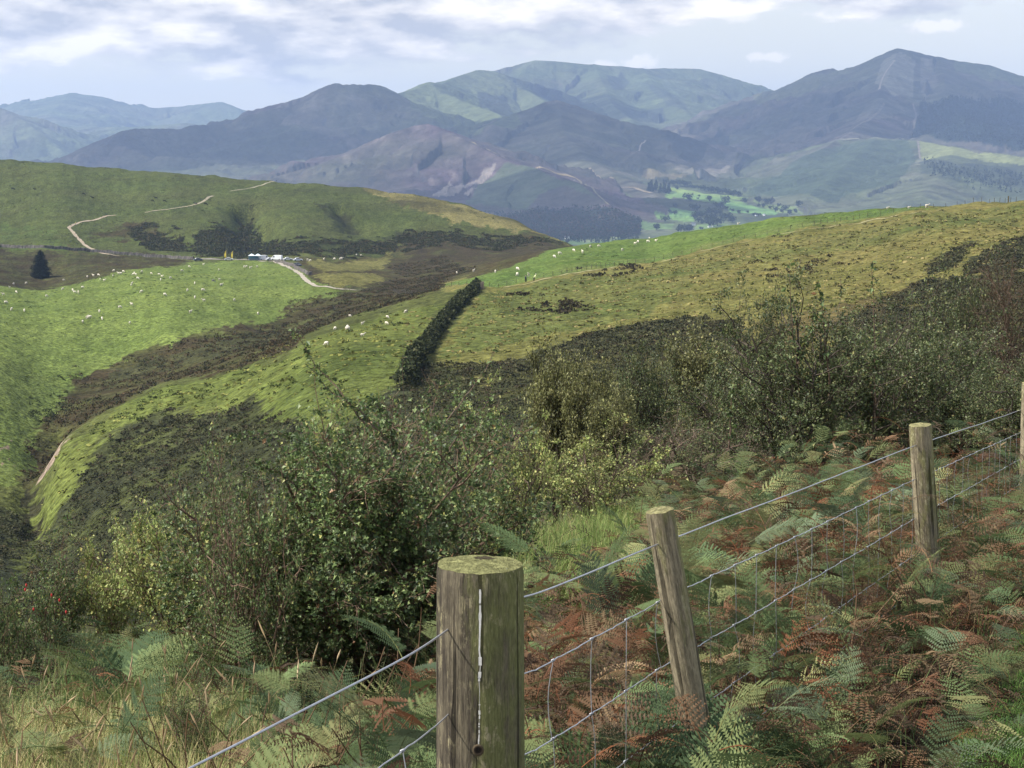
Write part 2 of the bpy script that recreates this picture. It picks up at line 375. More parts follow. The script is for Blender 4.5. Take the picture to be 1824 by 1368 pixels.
ridge('430,338,5200 500,310,5500 566,291,5600 600,278,5650 651,260,5700 702,233,5800 743,220,5850 760,218,5850 775,222,5800 790,230,5750 838,252,5600 906,284,5400 957,298,5250 1035,325,5000 1062,345,4850 1089,368,4700 1110,395,4500', .55, rid=6)
ridge('1340,172,9700 1350,168,9600 1391,159,9300 1415,145,9200 1449,128,9000 1470,122,9000 1483,120,8950 1490,124,8950 1498,127,8900 1527,122,8800 1551,112,8750 1575,96,8700 1588,89,8700 1600,86,8700 1629,90,8750 1670,101,8800 1714,108,8850 1761,114,8900 1816,133,8950 1900,155,9000 2050,190,9000 2300,240,9000', .56, rid=7)
ridge('1600,86,8700 1588,120,8250 1572,155,7800 1560,190,7400 1530,225,6950 1490,250,6600 1440,275,6200', .5, rid=7)
ridge('1670,101,8800 1680,140,8200 1690,180,7600 1720,215,7000', .45, rid=7)
ridge('1490,250,6600 1530,247,6550 1560,245,6500 1620,247,6400 1660,253,6250 1700,262,6100 1760,269,5950 1824,276,5800 2000,300,5500 2300,340,5200', .42, rid=8)
ridge('1560,245,6500 1500,300,5700 1440,345,5200 1400,385,4900', .35, rid=8)
ridge('1700,262,6100 1680,305,5400 1640,350,4900', .3, rid=8)
ridge('1100,325,5900 1150,328,5700 1195,331,5600 1260,345,5350 1330,360,5150 1400,380,4950 1480,400,4700', .16, rid=9)
ridge('780,400,4900 900,378,5000 1000,372,5100 1100,376,5050 1140,395,4900', .14, rid=10)
mu = np.unique(np.concatenate([np.linspace(-.55, -.3, 70), np.linspace(-.3, .3, 820), np.linspace(.3, .55, 70)]))
mw = np.linspace(math.log(3000), math.log(16500), 620)
MU, MW = np.meshgrid(mu, mw); MD = np.exp(MW); MX = MU*MD; MY = MD
FL = -216.0
acc = np.zeros(MX.shape); best = np.full(MX.shape, -1e9); RID = np.full(MX.shape, -1); DIST = np.full(MX.shape, 1e9); SAL = np.zeros(MX.shape)
TS = 9.0
wob = 60*fbm(MX/700, MY/700, 3, 51); wob2 = 60*fbm(MX/700, MY/700, 3, 57)
xx = MX+wob; yy = MY+wob2
for P, sl, rid, hf in ridges:
    rb = np.full(MX.shape, -1e9); rd = np.full(MX.shape, 1e9); rs = np.zeros(MX.shape); s0 = P[0, 0]*.01
    for a, b in zip(P[:-1], P[1:]):
        e = b-a; ee = e[0]**2+e[1]**2
        t = np.clip(((MX-a[0])*e[0]+(MY-a[1])*e[1])/ee, 0, 1)
        dist0 = np.hypot(MX-a[0]-t*e[0], MY-a[1]-t*e[1])
        dist = np.hypot(xx-a[0]-t*e[0], yy-a[1]-t*e[1])
        k = np.clip(dist0/250, 0, 1); dist = dist0*(1-k)+dist*k
        zc = a[2]+t*e[2]; H = np.maximum(zc-FL, 15)
        soft = 5.0
        drop = H*(1-np.exp(-sl*(np.sqrt(dist*dist+soft*soft)-soft)/H*1.02))
        z = zc-drop
        m = z > rb; rb = np.where(m, z, rb); rd = np.where(m, dist0, rd); rs = np.where(m, s0+t*math.sqrt(ee), rs); s0 += math.sqrt(ee)
    m = rb > best; best = np.where(m, rb, best); RID = np.where(m, rid, RID); DIST = np.where(m, rd, DIST); SAL = np.where(m, rs, SAL)
    acc += np.exp(np.clip((rb-200)/TS, -300, 60))
MZ = np.where(acc > 0, TS*np.log(acc+1e-300)+200, FL); MZ = np.maximum(np.minimum(MZ, best+14), FL)
k = np.clip(DIST/350, 0, 1); hrel = np.clip((MZ-FL)/150, 0, 1)
rn = fbm(MX/620, MY/620, 5, 61, .52, True); rn2 = fbm(MX/170, MY/170, 4, 67, .55, True)
gul = fbm(SAL/150+.25*fbm(MX/200, MY/200, 2, 77), DIST/1500+RID*7.3, 3, 78, .55, True)
MZ = MZ+k*hrel*(46*(gul-.2)+52*(rn-.25)+18*(rn2-.2))+np.clip(DIST/40, 0.12, 1)*hrel*(7*fbm(MX/60, MY/60, 4, 71, .6))
MZ = MZ+6*fbm(MX/300, MY/300, 3, 73)*(1-hrel)-4
MTN = Field(mu, mw, MZ)
def mh(px, py, dmin=3300): return MTN.hit(px, py, dmin)
def mpoly(txt):
    out = []
    for t in txt.split():
        h = mh(*map(float, t.split(','))); out.append((h[0]/h[1], math.log(h[1])))
    return out
# vegetation of the fells
GR = np.array([.070, .088, .042]); HE = np.array([.060, .040, .050]); CR = np.array([.020, .024, .026]); SC = np.array([.24, .21, .18]); FO = np.array([.012, .020, .016])
hw = {0: .25, 1: .1, 2: .5, 3: .0, 4: .1, 5: .5, 6: .68, 7: .55, 8: .2, 9: .1, 10: .2, -1: .1}
n1 = fbm(MX/900, MY/900, 4, 81); n2 = fbm(MX/240, MY/240, 4, 85); n3 = fbm(MX/80, MY/80, 3, 88)
hv = np.vectorize(hw.get)(RID).astype(float)
hmask = np.clip(hv+.75*n1+.35*n2, 0, 1)[..., None]
MC = GR*(1+.35*n2[..., None]+.2*n1[..., None])*(1-hmask)+HE*(1+.25*n3[..., None])*hmask
st_ = np.clip(fbm(SAL/60, DIST/900+RID*3.1, 4, 79, .6)*1.8, -1, 1)[..., None]; MC = MC*(1+.6*st_)
gz, gx = np.gradient(MZ, axis=0)/np.gradient(MD, axis=0), np.gradient(MZ, axis=1)/np.gradient(MX, axis=1)
steep = np.hypot(gz, gx)
cm = np.clip((steep-.72)*4+1.0*n2, 0, 1)[..., None]*.8; MC = MC*(1-cm)+CR*(1+.5*n3[..., None])*cm
sm = (np.clip((rn2-.42)*6, 0, 1)*np.clip(steep*2-.7, 0, 1)*np.clip(n1*2.2+.15, 0, 1))[..., None]*.42; MC = MC*(1-sm)+SC*sm
mwp = .0012*fbm(MX/120, MY/300, 4, 91); mww = .01*fbm(MX/120, MY/300, 4, 95)
def mpaint(t, c, soft=1.0):
    m = in_poly(MU+mwp, MW+mww, mpoly(t)); MC[m] = MC[m]*(1-soft)+np.array(c)*soft
    return m
mpaint('1640,182 1824,186 2100,200 2100,285 1824,268 1700,254 1622,244 1634,215', FO)
mpaint('1632,250 1700,264 1824,280 2000,302 2000,312 1824,294 1700,292 1640,282', (.14, .155, .065))
mpaint('1500,258 1560,248 1618,250 1632,285 1600,330 1480,360 1330,345 1400,300', (.036, .052, .030), .85)
mpaint('1640,285 1824,298 2000,310 2000,345 1824,335 1700,318 1640,310', (.028, .038, .026), .7)
mpaint('780,348 850,318 862,298 885,290 878,305 846,330 800,352', SC, .6); mpaint('770,350 800,328 806,332 782,352', SC, .7); mpaint('828,348 846,332 850,336 834,350', SC, .8)
mpaint('900,290 960,302 1035,330 1085,368 1000,372 900,368 830,360 850,330', (.055, .075, .038), .8)
mpaint('960,345 1000,330 1060,350 1090,372 1000,378 940,372', HE, .6)
mpaint('720,160 766,148 850,190 900,205 930,225 850,240 780,215 730,190', (.10, .12, .055), .8)
mpaint('800,140 851,124 892,131 930,155 970,180 900,200 840,165', (.10, .115, .055), .6)
mpaint('850,165 905,175 930,205 890,205 855,190', CR, .7)
mpaint('940,150 990,150 1005,180 960,172', CR, .75); mpaint('1080,135 1110,130 1120,150 1095,165', CR, .6); mpaint('1090,185 1180,190 1190,215 1120,212', CR, .6); mpaint('1150,150 1200,170 1230,200 1190,190', CR, .5)
mpaint('1185,240 1280,225 1300,250 1250,290 1210,280', CR, .85)
mpaint('1200,300 1290,285 1340,250 1300,300 1230,312', SC, .30); mpaint('1150,300 1230,310 1200,322 1140,312', (.17, .14, .085), .6)
mpaint('1570,110 1600,95 1630,110 1625,175 1590,170 1560,150', (.17, .165, .13), .75)
mpaint('1540,190 1600,180 1615,200 1560,215 1520,222', (.15, .14, .11), .5)
mpaint('1340,172 1450,130 1520,124 1470,150 1400,175 1350,190', (.10, .11, .06), .6); mpaint('1700,108 1760,116 1824,136 1900,160 1900,175 1800,150 1700,125', (.10, .12, .06), .7)
mpaint('1640,100 1660,105 1672,150 1650,180 1640,150', SC, .22)
mpaint('330,200 440,215 520,200 470,240 500,300 400,310 300,290', (.055, .058, .042), .5)
fields = [('1193,335 1330,352 1330,358 1250,352 1190,345', (.14, .2, .06)), ('1185,342 1250,346 1332,362 1320,366 1240,360 1185,352', (.11, .18, .055)),
 ('1288,362 1340,365 1390,378 1380,384 1300,378', (.10, .185, .06)), ('1195,370 1240,376 1242,392 1190,378', (.09, .165, .055)), ('1165,376 1240,390 1236,396 1170,388', (.10, .17, .05)),
 ('1240,402 1290,398 1300,402 1236,412', (.12, .18, .06)), ('1340,355 1420,368 1430,380 1380,375', (.12, .16, .06)), ('1130,390 1200,400 1195,410 1130,404', (.09, .14, .05)), ('960,430 1100,420 1120,430 980,437', (.08, .13, .05)), ('1030,425 1110,418 1100,426 1040,434', (.14, .17, .08))]
for t, c in fields: mpaint(t, c)
mpaint('905,385 960,375 1040,372 1100,378 1142,390 1140,418 1050,425 960,428 900,405', (.022, .03, .018))
mpaint('1000,385 1100,380 1130,395 1000,402', (.07, .045, .035), .6)
MC = np.clip(MC*(1+.45*n3[..., None]), .006, .5)
nu2, nw2 = len(mu), len(mw); idx2 = np.arange(nu2*nw2).reshape(nw2, nu2)
q2 = np.stack([idx2[:-1, :-1], idx2[:-1, 1:], idx2[1:, 1:], idx2[1:, :-1]], -1).reshape(-1, 4)
M_fell = col_mat('fell', .95, .05, var=.3, vscale=.035, bump=.7, bscale=.03, bdist=14)
g = link('mountains', mk('mountains', np.stack([MX, MY, MZ], -1), q2, None, MC.reshape(-1, 3), M_fell, True)); tag(g, 'blue purple heather covered fells beyond the valley', 'mountains', kind='structure')

# light coloured footpaths and scree lines on the fells: thin sheets laid over the slopes
def strip(name, pts, width, col, fld, lift, mat, seed=0, jit=.25):
    pts = np.array(pts); seg = np.hypot(*np.diff(pts[:, :2], axis=0).T); tt = np.concatenate([[0], np.cumsum(seg)])
    n = max(12, int(tt[-1]/(width*1.2))); s_ = np.linspace(0, tt[-1], n)
    # smooth centre line
    cx = np.interp(s_, tt, pts[:, 0]); cy = np.interp(s_, tt, pts[:, 1])
    for _ in range(3):
        cx[1:-1] = (cx[:-2]+2*cx[1:-1]+cx[2:])/4; cy[1:-1] = (cy[:-2]+2*cy[1:-1]+cy[2:])/4
    nx, ny = -np.gradient(cy), np.gradient(cx); l = np.hypot(nx, ny)+1e-9; nx /= l; ny /= l
    wv = width/2*(1+jit*fbm(s_/(width*5), s_*0, 3, seed+3)*2)
    V = []
    for o in (-1, -.4, .4, 1):
        x = cx+nx*wv*o; y = cy+ny*wv*o; V.append(np.stack([x, y, fld.height(x, y)+lift], 1))
    V = np.stack(V, 1).reshape(-1, 3); idn = np.arange(len(V)).reshape(n, 4)
    Q = np.stack([idn[:-1, :-1], idn[:-1, 1:], idn[1:, 1:], idn[1:, :-1]], -1).reshape(-1, 4)
    return mk(name, V, Q, None, np.tile(col, (len(V), 1)), mat, True)
M_path = col_mat('path gravel', .95, .05, var=.25, vscale=.8)
M_fpath = col_mat('fell path stones', .95, .05, var=.35, vscale=.05)
for k, (t, w, c) in enumerate([
  ('1594,108 1580,126 1572,140 1568,152 1566,160', 9, SC), ('1575,185 1566,200 1548,215 1520,230 1490,247', 9, (.15, .13, .10)), ('1487,250 1530,247 1560,245 1600,246 1630,249', 9, (.2, .19, .13)),
  ('842,254 870,268 906,286 957,299 1000,311 1035,326', 13, (.20, .16, .095)), ('1035,326 1062,346 1085,366', 7, (.17, .15, .10)), ('850,228 875,220 890,213', 8, SC*.7),
  ('1626,186 1632,205 1628,230', 8, SC*.6), ('1635,252 1637,270 1640,285', 6, SC*.6), ('1130,270 1142,258 1150,252', 6, SC), ('1050,300 1090,320 1130,335 1160,345', 9, (.17, .14, .10))]):
    pts = [mh(*map(float, p.split(','))) for p in t.split()]
    tag(link('fell_path', strip('fell_path', pts, w, c, MTN, 2.0, M_fpath, k)), 'thin pale footpath crossing a far fell side', 'path', kind='structure')
for k, (t, w, c) in enumerate([
  ('212,456 185,453 155,440 140,426 128,412 122,406 128,402 140,398 175,391 190,385 206,384', 1.9, (.30, .25, .185)), ('258,379 290,375 320,370 350,364 364,359 372,352 380,349', 1.7, (.27, .24, .17)), ('410,342 450,335 468,330 480,325 490,323', 1.5, (.26, .24, .17)),
  ('462,465 490,466 505,473 520,480 536,489 545,500 560,510 590,513 625,517 645,517', 1.7, (.30, .27, .22)),
  ('900,512 960,500 1000,491 1120,472 1240,450 1340,428 1450,408 1560,390 1650,377', 1.5, (.25, .23, .115))]):
    pts = [NEAR.hit(*map(float, p.split(',')), 300) for p in t.split()]
    tag(link('path', strip('path', pts, w, c, NEAR, .12 if k != 4 else .08, M_path, 20+k)), 'pale stony track winding over the pasture', 'path', kind='structure')
pts = [NEAR.hit(px, 462.5, 700) for px in (335, 380, 430, 480, 520)]
tag(link('road', strip('road', pts, 5, (.22, .2, .18), NEAR, .15, M_path, 40)), 'grey lane beside the small car park', 'road', kind='structure')

# ================================================================== sky, sun, air
EL, AZ = R(50), R(-97)      # sun to the left of the view, a little ahead
sd = Vector((math.sin(AZ)*math.cos(EL), math.cos(AZ)*math.cos(EL), math.sin(EL)))
sl = bpy.data.lights.new('sun', 'SUN'); sl.energy = 5.0; sl.angle = R(.8); sl.color = (1, .95, .86)
so = bpy.data.objects.new('sun', sl); COL.objects.link(so); so.rotation_euler = (-sd).to_track_quat('-Z', 'Y').to_euler(); so.location = (-50, 30, 80)
world = bpy.data.worlds.new('World'); scene.world = world; world.use_nodes = True; nt = world.node_tree; L = nt.links
bg = nt.nodes['Background']
sky = N(nt, 'ShaderNodeTexSky', sky_type='NISHITA', sun_disc=False); sky.sun_elevation = EL; sky.sun_rotation = AZ % (2*math.pi)
sky.air_density = 1.0; sky.dust_density = 1.2; sky.ozone_density = 1.5
tc = N(nt, 'ShaderNodeTexCoord'); mp = N(nt, 'ShaderNodeMapping'); mp.inputs['Scale'].default_value = (8, 8, 25); mp.inputs['Location'].default_value = (1.35, .2, .1)
L.new(tc.outputs['Generated'], mp.inputs['Vector'])
sep = N(nt, 'ShaderNodeSeparateXYZ'); L.new(tc.outputs['Generated'], sep.inputs[0])
nz = N(nt, 'ShaderNodeTexNoise', Scale=1.5, Detail=10.0, Roughness=.6); L.new(mp.outputs[0], nz.inputs['Vector'])
mp2 = N(nt, 'ShaderNodeMapping'); mp2.inputs['Scale'].default_value = (8, 8, 25); mp2.inputs['Location'].default_value = (1.35, .2, .1-.25)
L.new(tc.outputs['Generated'], mp2.inputs['Vector'])
nz2 = N(nt, 'ShaderNodeTexNoise', Scale=1.5, Detail=6.0, Roughness=.5); L.new(mp2.outputs[0], nz2.inputs['Vector'])
nz3 = N(nt, 'ShaderNodeTexNoise', Scale=120.0, Detail=5.0, Roughness=.6); L.new(tc.outputs['Generated'], nz3.inputs['Vector'])
def math_(op, a, b=None, clamp=False):
    n = N(nt, 'ShaderNodeMath', operation=op); n.use_clamp = clamp
    for i, v in enumerate((a, b)):
        if v is None: continue
        if isinstance(v, (int, float)): n.inputs[i].default_value = v
        else: L.new(v, n.inputs[i])
    return n.outputs[0]
edge = math_('ADD', .046, math_('MULTIPLY', math_('MAXIMUM', math_('ADD', sep.outputs['X'], .12), 0), .11))
e_ = math_('SUBTRACT', sep.outputs['Z'], edge)
cv = math_('ADD', e_, math_('MULTIPLY', math_('SUBTRACT', nz.outputs[0], .5), .11))
mask = N(nt, 'ShaderNodeMapRange', interpolation_type='SMOOTHSTEP'); mask.inputs['From Min'].default_value = -.006; mask.inputs['From Max'].default_value = .010; L.new(cv, mask.inputs['Value'])
# lumpy tops catch light, undersides stay grey: thickness below minus thickness here
base_ = N(nt, 'ShaderNodeMapRange'); base_.inputs['From Min'].default_value = 0; base_.inputs['From Max'].default_value = .030; L.new(e_, base_.inputs['Value'])
lit = math_('ADD', math_('MULTIPLY', math_('SUBTRACT', nz.outputs[0], nz2.outputs[0]), 4.6), math_('ADD', .18, math_('MULTIPLY', base_.outputs[0], .42)), True)
ramp = N(nt, 'ShaderNodeValToRGB'); L.new(lit, ramp.inputs[0])
ramp.color_ramp.elements[0].color = (3.7, 3.8, 4.2, 1); ramp.color_ramp.elements[1].color = (8.9, 8.3, 7.5, 1)
hz = N(nt, 'ShaderNodeMix', data_type='RGBA'); L.new(sky.outputs[0], hz.inputs[6]); hz.inputs[7].default_value = (7.3, 6.95, 6.2, 1)
low = N(nt, 'ShaderNodeMapRange', interpolation_type='SMOOTHSTEP'); low.inputs['From Min'].default_value = .12; low.inputs['From Max'].default_value = .34; low.inputs['To Min'].default_value = 1; low.inputs['To Max'].default_value = 0; L.new(sep.outputs['Z'], low.inputs['Value'])
L.new(math_('MULTIPLY', low.outputs[0], .64), hz.inputs[0])
mx = N(nt, 'ShaderNodeMix', data_type='RGBA'); L.new(math_('MULTIPLY', math_('MULTIPLY', mask.outputs[0], .92), math_('ADD', .25, math_('MULTIPLY', low.outputs[0], .75))), mx.inputs[0]); L.new(hz.outputs[2], mx.inputs[6]); L.new(ramp.outputs[0], mx.inputs[7])
# two small puffs low over the central summits
prev = mx.outputs[2]
for ux, uz, rx_, rz_ in ((.0715, .0515, .011, .0042), (.050, .0505, .008, .0026), (.142, .0545, .011, .0030), (.232, .0715, .016, .0034)):
    ln_ = math.sqrt(1+ux*ux+uz*uz); ddx = math_('DIVIDE', math_('SUBTRACT', sep.outputs['X'], ux/ln_), rx_); ddz = math_('DIVIDE', math_('SUBTRACT', sep.outputs['Z'], uz/ln_), rz_)
    rr_ = math_('SQRT', math_('ADD', math_('MULTIPLY', ddx, ddx), math_('MULTIPLY', ddz, ddz))); rr_ = math_('ADD', rr_, math_('MULTIPLY', math_('SUBTRACT', nz3.outputs[0], .5), 2.6))
    mk_ = N(nt, 'ShaderNodeMapRange', interpolation_type='SMOOTHSTEP'); mk_.inputs['From Min'].default_value = .45; mk_.inputs['From Max'].default_value = 1.1; mk_.inputs['To Min'].default_value = .62; mk_.inputs['To Max'].default_value = 0; L.new(rr_, mk_.inputs['Value'])
    mm_ = N(nt, 'ShaderNodeMix', data_type='RGBA'); L.new(mk_.outputs[0], mm_.inputs[0]); L.new(prev, mm_.inputs[6]); mm_.inputs[7].default_value = (8.9, 8.3, 7.6, 1); prev = mm_.outputs[2]
L.new(prev, bg.inputs['Color']); bg.inputs['Strength'].default_value = .1

mh_, ntv, b = new_mat('haze'); ntv.nodes.remove(b)
pv = N(ntv, 'ShaderNodeVolumePrincipled'); pv.inputs['Color'].default_value = (.46, .63, 1, 1); pv.inputs['Density'].default_value = 6.4e-5; pv.inputs['Anisotropy'].default_value = .1
ntv.links.new(pv.outputs[0], ntv.nodes['Material Output'].inputs['Volume'])
V, Qb = box(0, 8000, 215, 21000, 18000, 900)
tag(link('haze', mk('haze', V, Qb, None, None, mh_)), 'thin blue haze filling the air over the valley', 'haze', kind='stuff')

# unseen clouds added above the frame to cast shadows on the fells
def shade_cloud(cx, cy_, cz, rx, ry, rz, seed):
    a, b = np.meshgrid(np.linspace(0, 2*np.pi, 72, endpoint=False), np.linspace(-np.pi/2, np.pi/2, 30)); n = np.stack([np.cos(b)*np.cos(a), np.cos(b)*np.sin(a), np.sin(b)], -1)
    k = 1+.42*fbm(n[..., 0]*1.6+seed, n[..., 1]*1.6+n[..., 2], 4, seed); n = n*k[..., None]*[rx, ry, rz]; n[..., 2] = np.where(n[..., 2] < 0, n[..., 2]*.25, n[..., 2])
    idn = np.arange(72*30).reshape(30, 72); n2 = np.roll(idn, -1, 1); Q = np.stack([idn[:-1], n2[:-1], n2[1:], idn[1:]], -1).reshape(-1, 4)
    o = link('shade_cloud', mk('shade_cloud', n.reshape(-1, 3), Q, None, np.tile((.85, .85, .86), (72*30, 1)), M_cloud, True), None, (cx, cy_, cz)); tag(o, 'unseen cumulus added above the frame to shade the fells', 'shade_cloud', kind='stuff')
M_cloud = col_mat('shade_cloud', 1, 0)
_nt = M_cloud.node_tree; _t = N(_nt, 'ShaderNodeBsdfTransparent'); _m = N(_nt, 'ShaderNodeMixShader'); _m.inputs[0].default_value = .55
_nt.links.new(_nt.nodes['Principled BSDF'].outputs[0], _m.inputs[1]); _nt.links.new(_t.outputs[0], _m.inputs[2]); _nt.links.new(_m.outputs[0], _nt.nodes['Material Output'].inputs['Surface'])
def shade(px, d, zg, rx, ry, seed, cz=1500):
    """a cloud whose shadow falls on the ground at bearing px, distance d, height zg"""
    g_ = np.array([U_OF(px)*d, d, zg]); t = (cz-zg)/sd.z; c = g_+np.array(sd)*t; shade_cloud(c[0], c[1], cz, rx, ry, 260, seed)
shade(520, 7300, 120, 1050, 620, 1); shade(300, 6900, 0, 700, 420, 2)
shade(1010, 6700, 0, 560, 560, 3)
shade(1640, 8200, 200, 1050, 900, 4); shade(1400, 7400, 0, 700, 700, 5)
shade(980, 5000, -120, 430, 240, 6); shade(1060, 9600, 150, 260, 420, 7)
scene.view_settings.view_transform = 'Standard'; scene.view_settings.look = 'None'; scene.view_settings.exposure = .72; scene.view_settings.gamma = 1
cy = scene.cycles
cy.max_bounces = 6; cy.diffuse_bounces = 3; cy.glossy_bounces = 2; cy.transmission_bounces = 4; cy.volume_bounces = 1; cy.transparent_max_bounces = 8
cy.sample_clamp_indirect = 4; cy.caustics_reflective = False; cy.caustics_refractive = False
cy.use_adaptive_sampling = True; cy.adaptive_threshold = .015
# ================================================================== plants: shared tools
def rots(n, r, tilt=1.0):
    """n random orthonormal frames (n,3,3), columns = x,y,z"""
    z = r.normal(size=(n, 3)); z[:, 2] = np.abs(z[:, 2])*tilt+.15; z /= np.linalg.norm(z, axis=1, keepdims=True)
    a = r.normal(size=(n, 3)); x = np.cross(a, z); x /= np.linalg.norm(x, axis=1, keepdims=True)
    return np.stack([x, np.cross(z, x), z], 2)
def leaves(P, size, r, col, tilt=1.0, ratio=.62, fold=.25):
    """one folded diamond leaf (two triangles) at each point"""
    n = len(P); Fm = rots(n, r, tilt); s = size*(.45+1.25*r.uniform(0, 1, n)**1.6)
    L0 = np.array([[0, 0, 0], [-ratio/2, .45, fold*.4], [0, 1, -.1], [ratio/2, .45, fold*.4]])
    V = P[:, None]+np.einsum('nij,kj->nki', Fm, L0)*s[:, None, None]
    i = np.arange(n)[:, None]*4
    T = np.concatenate([i+[0, 2, 1], i+[0, 3, 2]], 0)
    return V.reshape(-1, 3), T, np.repeat(col, 4, axis=0)
def lobed(P, size, r, col, tilt=1.0):
    """three-lobed hawthorn leaf (four triangles)"""
    n = len(P); Fm = rots(n, r, tilt); s = size*(.45+1.25*r.uniform(0, 1, n)**1.6)
    L0 = np.array([[0,0,0],[-.42,.52,.12],[-.14,.55,.03],[0,1,-.06],[.14,.55,.03],[.42,.52,.12]])
    V = P[:, None]+np.einsum('nij,kj->nki', Fm, L0)*s[:, None, None]
    i = np.arange(n)[:, None]*6
    T = np.concatenate([i+[0,2,1], i+[0,3,2], i+[0,4,3], i+[0,5,4]], 0)
    return V.reshape(-1, 3), T, np.repeat(col, 6, axis=0)
def pal(n, r, cols, w, jit=.25):
    c = np.array(cols)[r.choice(len(cols), n, p=np.array(w)/np.sum(w))]
    return c*r.uniform(1-jit, 1+jit, (n, 1))
M_leaf = col_mat('leaf', .5, .35, transl=.28)
M_bark = col_mat('bark', .85, .15, var=.4, vscale=40)
M_fern = col_mat('fern leaf', .75, .1, transl=.25)
M_grass = col_mat('grass blade', .6, .25, transl=.30)
M_scrub = col_mat('scrub leaf', .85, .04, transl=.15)

def level(P, nper, Ln, ang, n, r, rad, up=.25, droop=0.0, wob=.18, t0=.15, t1=1.0):
    """children of polylines P (B,m,3): nper each, swept to ang off the parent's direction"""
    B, m, _ = P.shape; K = B*nper
    par = np.repeat(np.arange(B), nper); t = r.uniform(t0, t1, K)*(m-1); i = np.minimum(t.astype(int), m-2); f = (t-i)[:, None]
    p0 = P[par, i]*(1-f)+P[par, i+1]*f; T = P[par, i+1]-P[par, i]; T /= np.linalg.norm(T, axis=1, keepdims=True)+1e-9
    v = r.normal(size=(K, 3)); v -= (v*T).sum(1, keepdims=True)*T; v /= np.linalg.norm(v, axis=1, keepdims=True)+1e-9
    a = r.normal(ang, .25, K)[:, None]; D = T*np.cos(a)+v*np.sin(a)
    L_ = r.uniform(.55, 1.2, K)*Ln*(1-.35*t/(m-1)); st = (L_/(n-1))[:, None]
    out = np.empty((K, n, 3)); out[:, 0] = p0
    for k in range(1, n):
        D = D+r.normal(size=(K, 3))*wob; D[:, 2] += up/n-droop*k/n; D /= np.linalg.norm(D, axis=1, keepdims=True)+1e-9
        out[:, k] = out[:, k-1]+D*st
    rr = rad*np.linspace(1, .35, n)[None]*r.uniform(.7, 1.2, (K, 1))
    return out, rr
def along(P, n, r, t0=.1):
    B, m, _ = P.shape; par = np.repeat(np.arange(B), n); t = r.uniform(t0, 1, len(par))*(m-1); i = np.minimum(t.astype(int), m-2); f = (t-i)[:, None]
    return P[par, i]*(1-f)+P[par, i+1]*f

def make_bush(seed, H, W, stems, n1, n2, n3, leaf, nleaf, cols, w, bark, leaf_jit=.022, up=.3, spray=0, lob=False, twig_r=.0022, shape='dome', bare=.35, tilt=1.0, lean=(0, 0), low=.12):
    """bush of height H and spread W: stems, branches, twigs and leaf clusters. Returns (branch mesh, leaf mesh)."""
    r = np.random.default_rng(seed)
    P0 = np.zeros((stems, 8, 3)); az = np.linspace(0, 2*np.pi, stems, endpoint=False)+r.uniform(-.4, .4, stems)
    out = r.uniform(.15, 1, stems)**.7*W/2*.8; hh = H*(r.uniform(.55, .9, stems) if shape == 'dome' else r.uniform(.8, 1, stems))
    tt = np.linspace(0, 1, 8)
    for s in range(stems):
        e = np.array([math.cos(az[s])*out[s]+lean[0], math.sin(az[s])*out[s]*.8+lean[1], hh[s]*(1-.35*(out[s]/(W/2))**2)])
        b0 = np.array([math.cos(az[s]), math.sin(az[s]), 0])*W*.05
        P0[s] = b0+(e-b0)*np.stack([tt**1.25, tt**1.25, tt**.85], 1)+np.cumsum(r.normal(size=(8, 3))*H*.018, 0)
    R0 = .012*H*np.linspace(1, .3, 8)[None]*r.uniform(.6, 1.1, (stems, 1))
    m = MB(); br = np.array(bark)
    def addt(P, Rr, k, c):
        V, Q = tubes(P, Rr, k); m.add(V, Q, None, np.repeat(np.tile(c, (len(P), 1))*r.uniform(.6, 1.3, (len(P), 1)), P.shape[1]*k, axis=0))
    addt(P0, R0, 5, br)
    P1, R1 = level(P0, n1, H*.42, .85, 6, r, .0045*H, up, t0=low); addt(P1, R1, 4, br)
    P2, R2 = level(P1, n2, H*.2, .8, 5, r, twig_r*1.3, up*.5, t0=.15); addt(P2, R2, 3, br*1.1)
    tw = [P2]
    if n3:
        P3, R3 = level(P2, n3, H*.09, .8, 4, r, twig_r*.8, .1, t0=.2); addt(P3, R3, 3, br*1.15); tw.append(P3)
    if spray:
        Ps, Rs = level(P0[:, 4:], max(1, spray//stems+1), H*.55, .35, 9, r, twig_r*1.7, .5, wob=.1, t0=.5); Ps, Rs = Ps[:spray], Rs[:spray]; addt(Ps, Rs, 4, br*1.2)
        Pt, Rt = level(Ps, 9, H*.055, 1.0, 3, r, twig_r*.8, .2, t0=.1); addt(Pt, Rt, 3, br*1.2); tw += [Pt, Pt]
    pts = np.concatenate([along(p, nleaf, r) for p in tw]); pts += r.normal(size=pts.shape)*leaf_jit
    keep = r.uniform(size=len(pts)) > bare*np.clip(.5+fbm(pts[:, 0]*6/H, pts[:, 2]*6/H+pts[:, 1]*4/H, 3, seed)*3.2, 0, 1)*1.9*(1+1.1*np.clip(pts[:, 2]/H-.62, 0, 1)/.38)
    pts = pts[keep & (pts[:, 2] > .02)]
    c = pal(len(pts), r, cols, w)
    c *= np.clip(1+.75*fbm(pts[:, 0]*4/H+seed, pts[:, 2]*4/H+pts[:, 1]*2/H, 3, seed+1), .45, 1.9)[:, None]
    V, T, Cc = (lobed if lob else leaves)(pts, leaf, r, c, tilt)
    return m.mesh('branches', M_bark), mk('foliage', V, None, T, Cc, M_leaf)

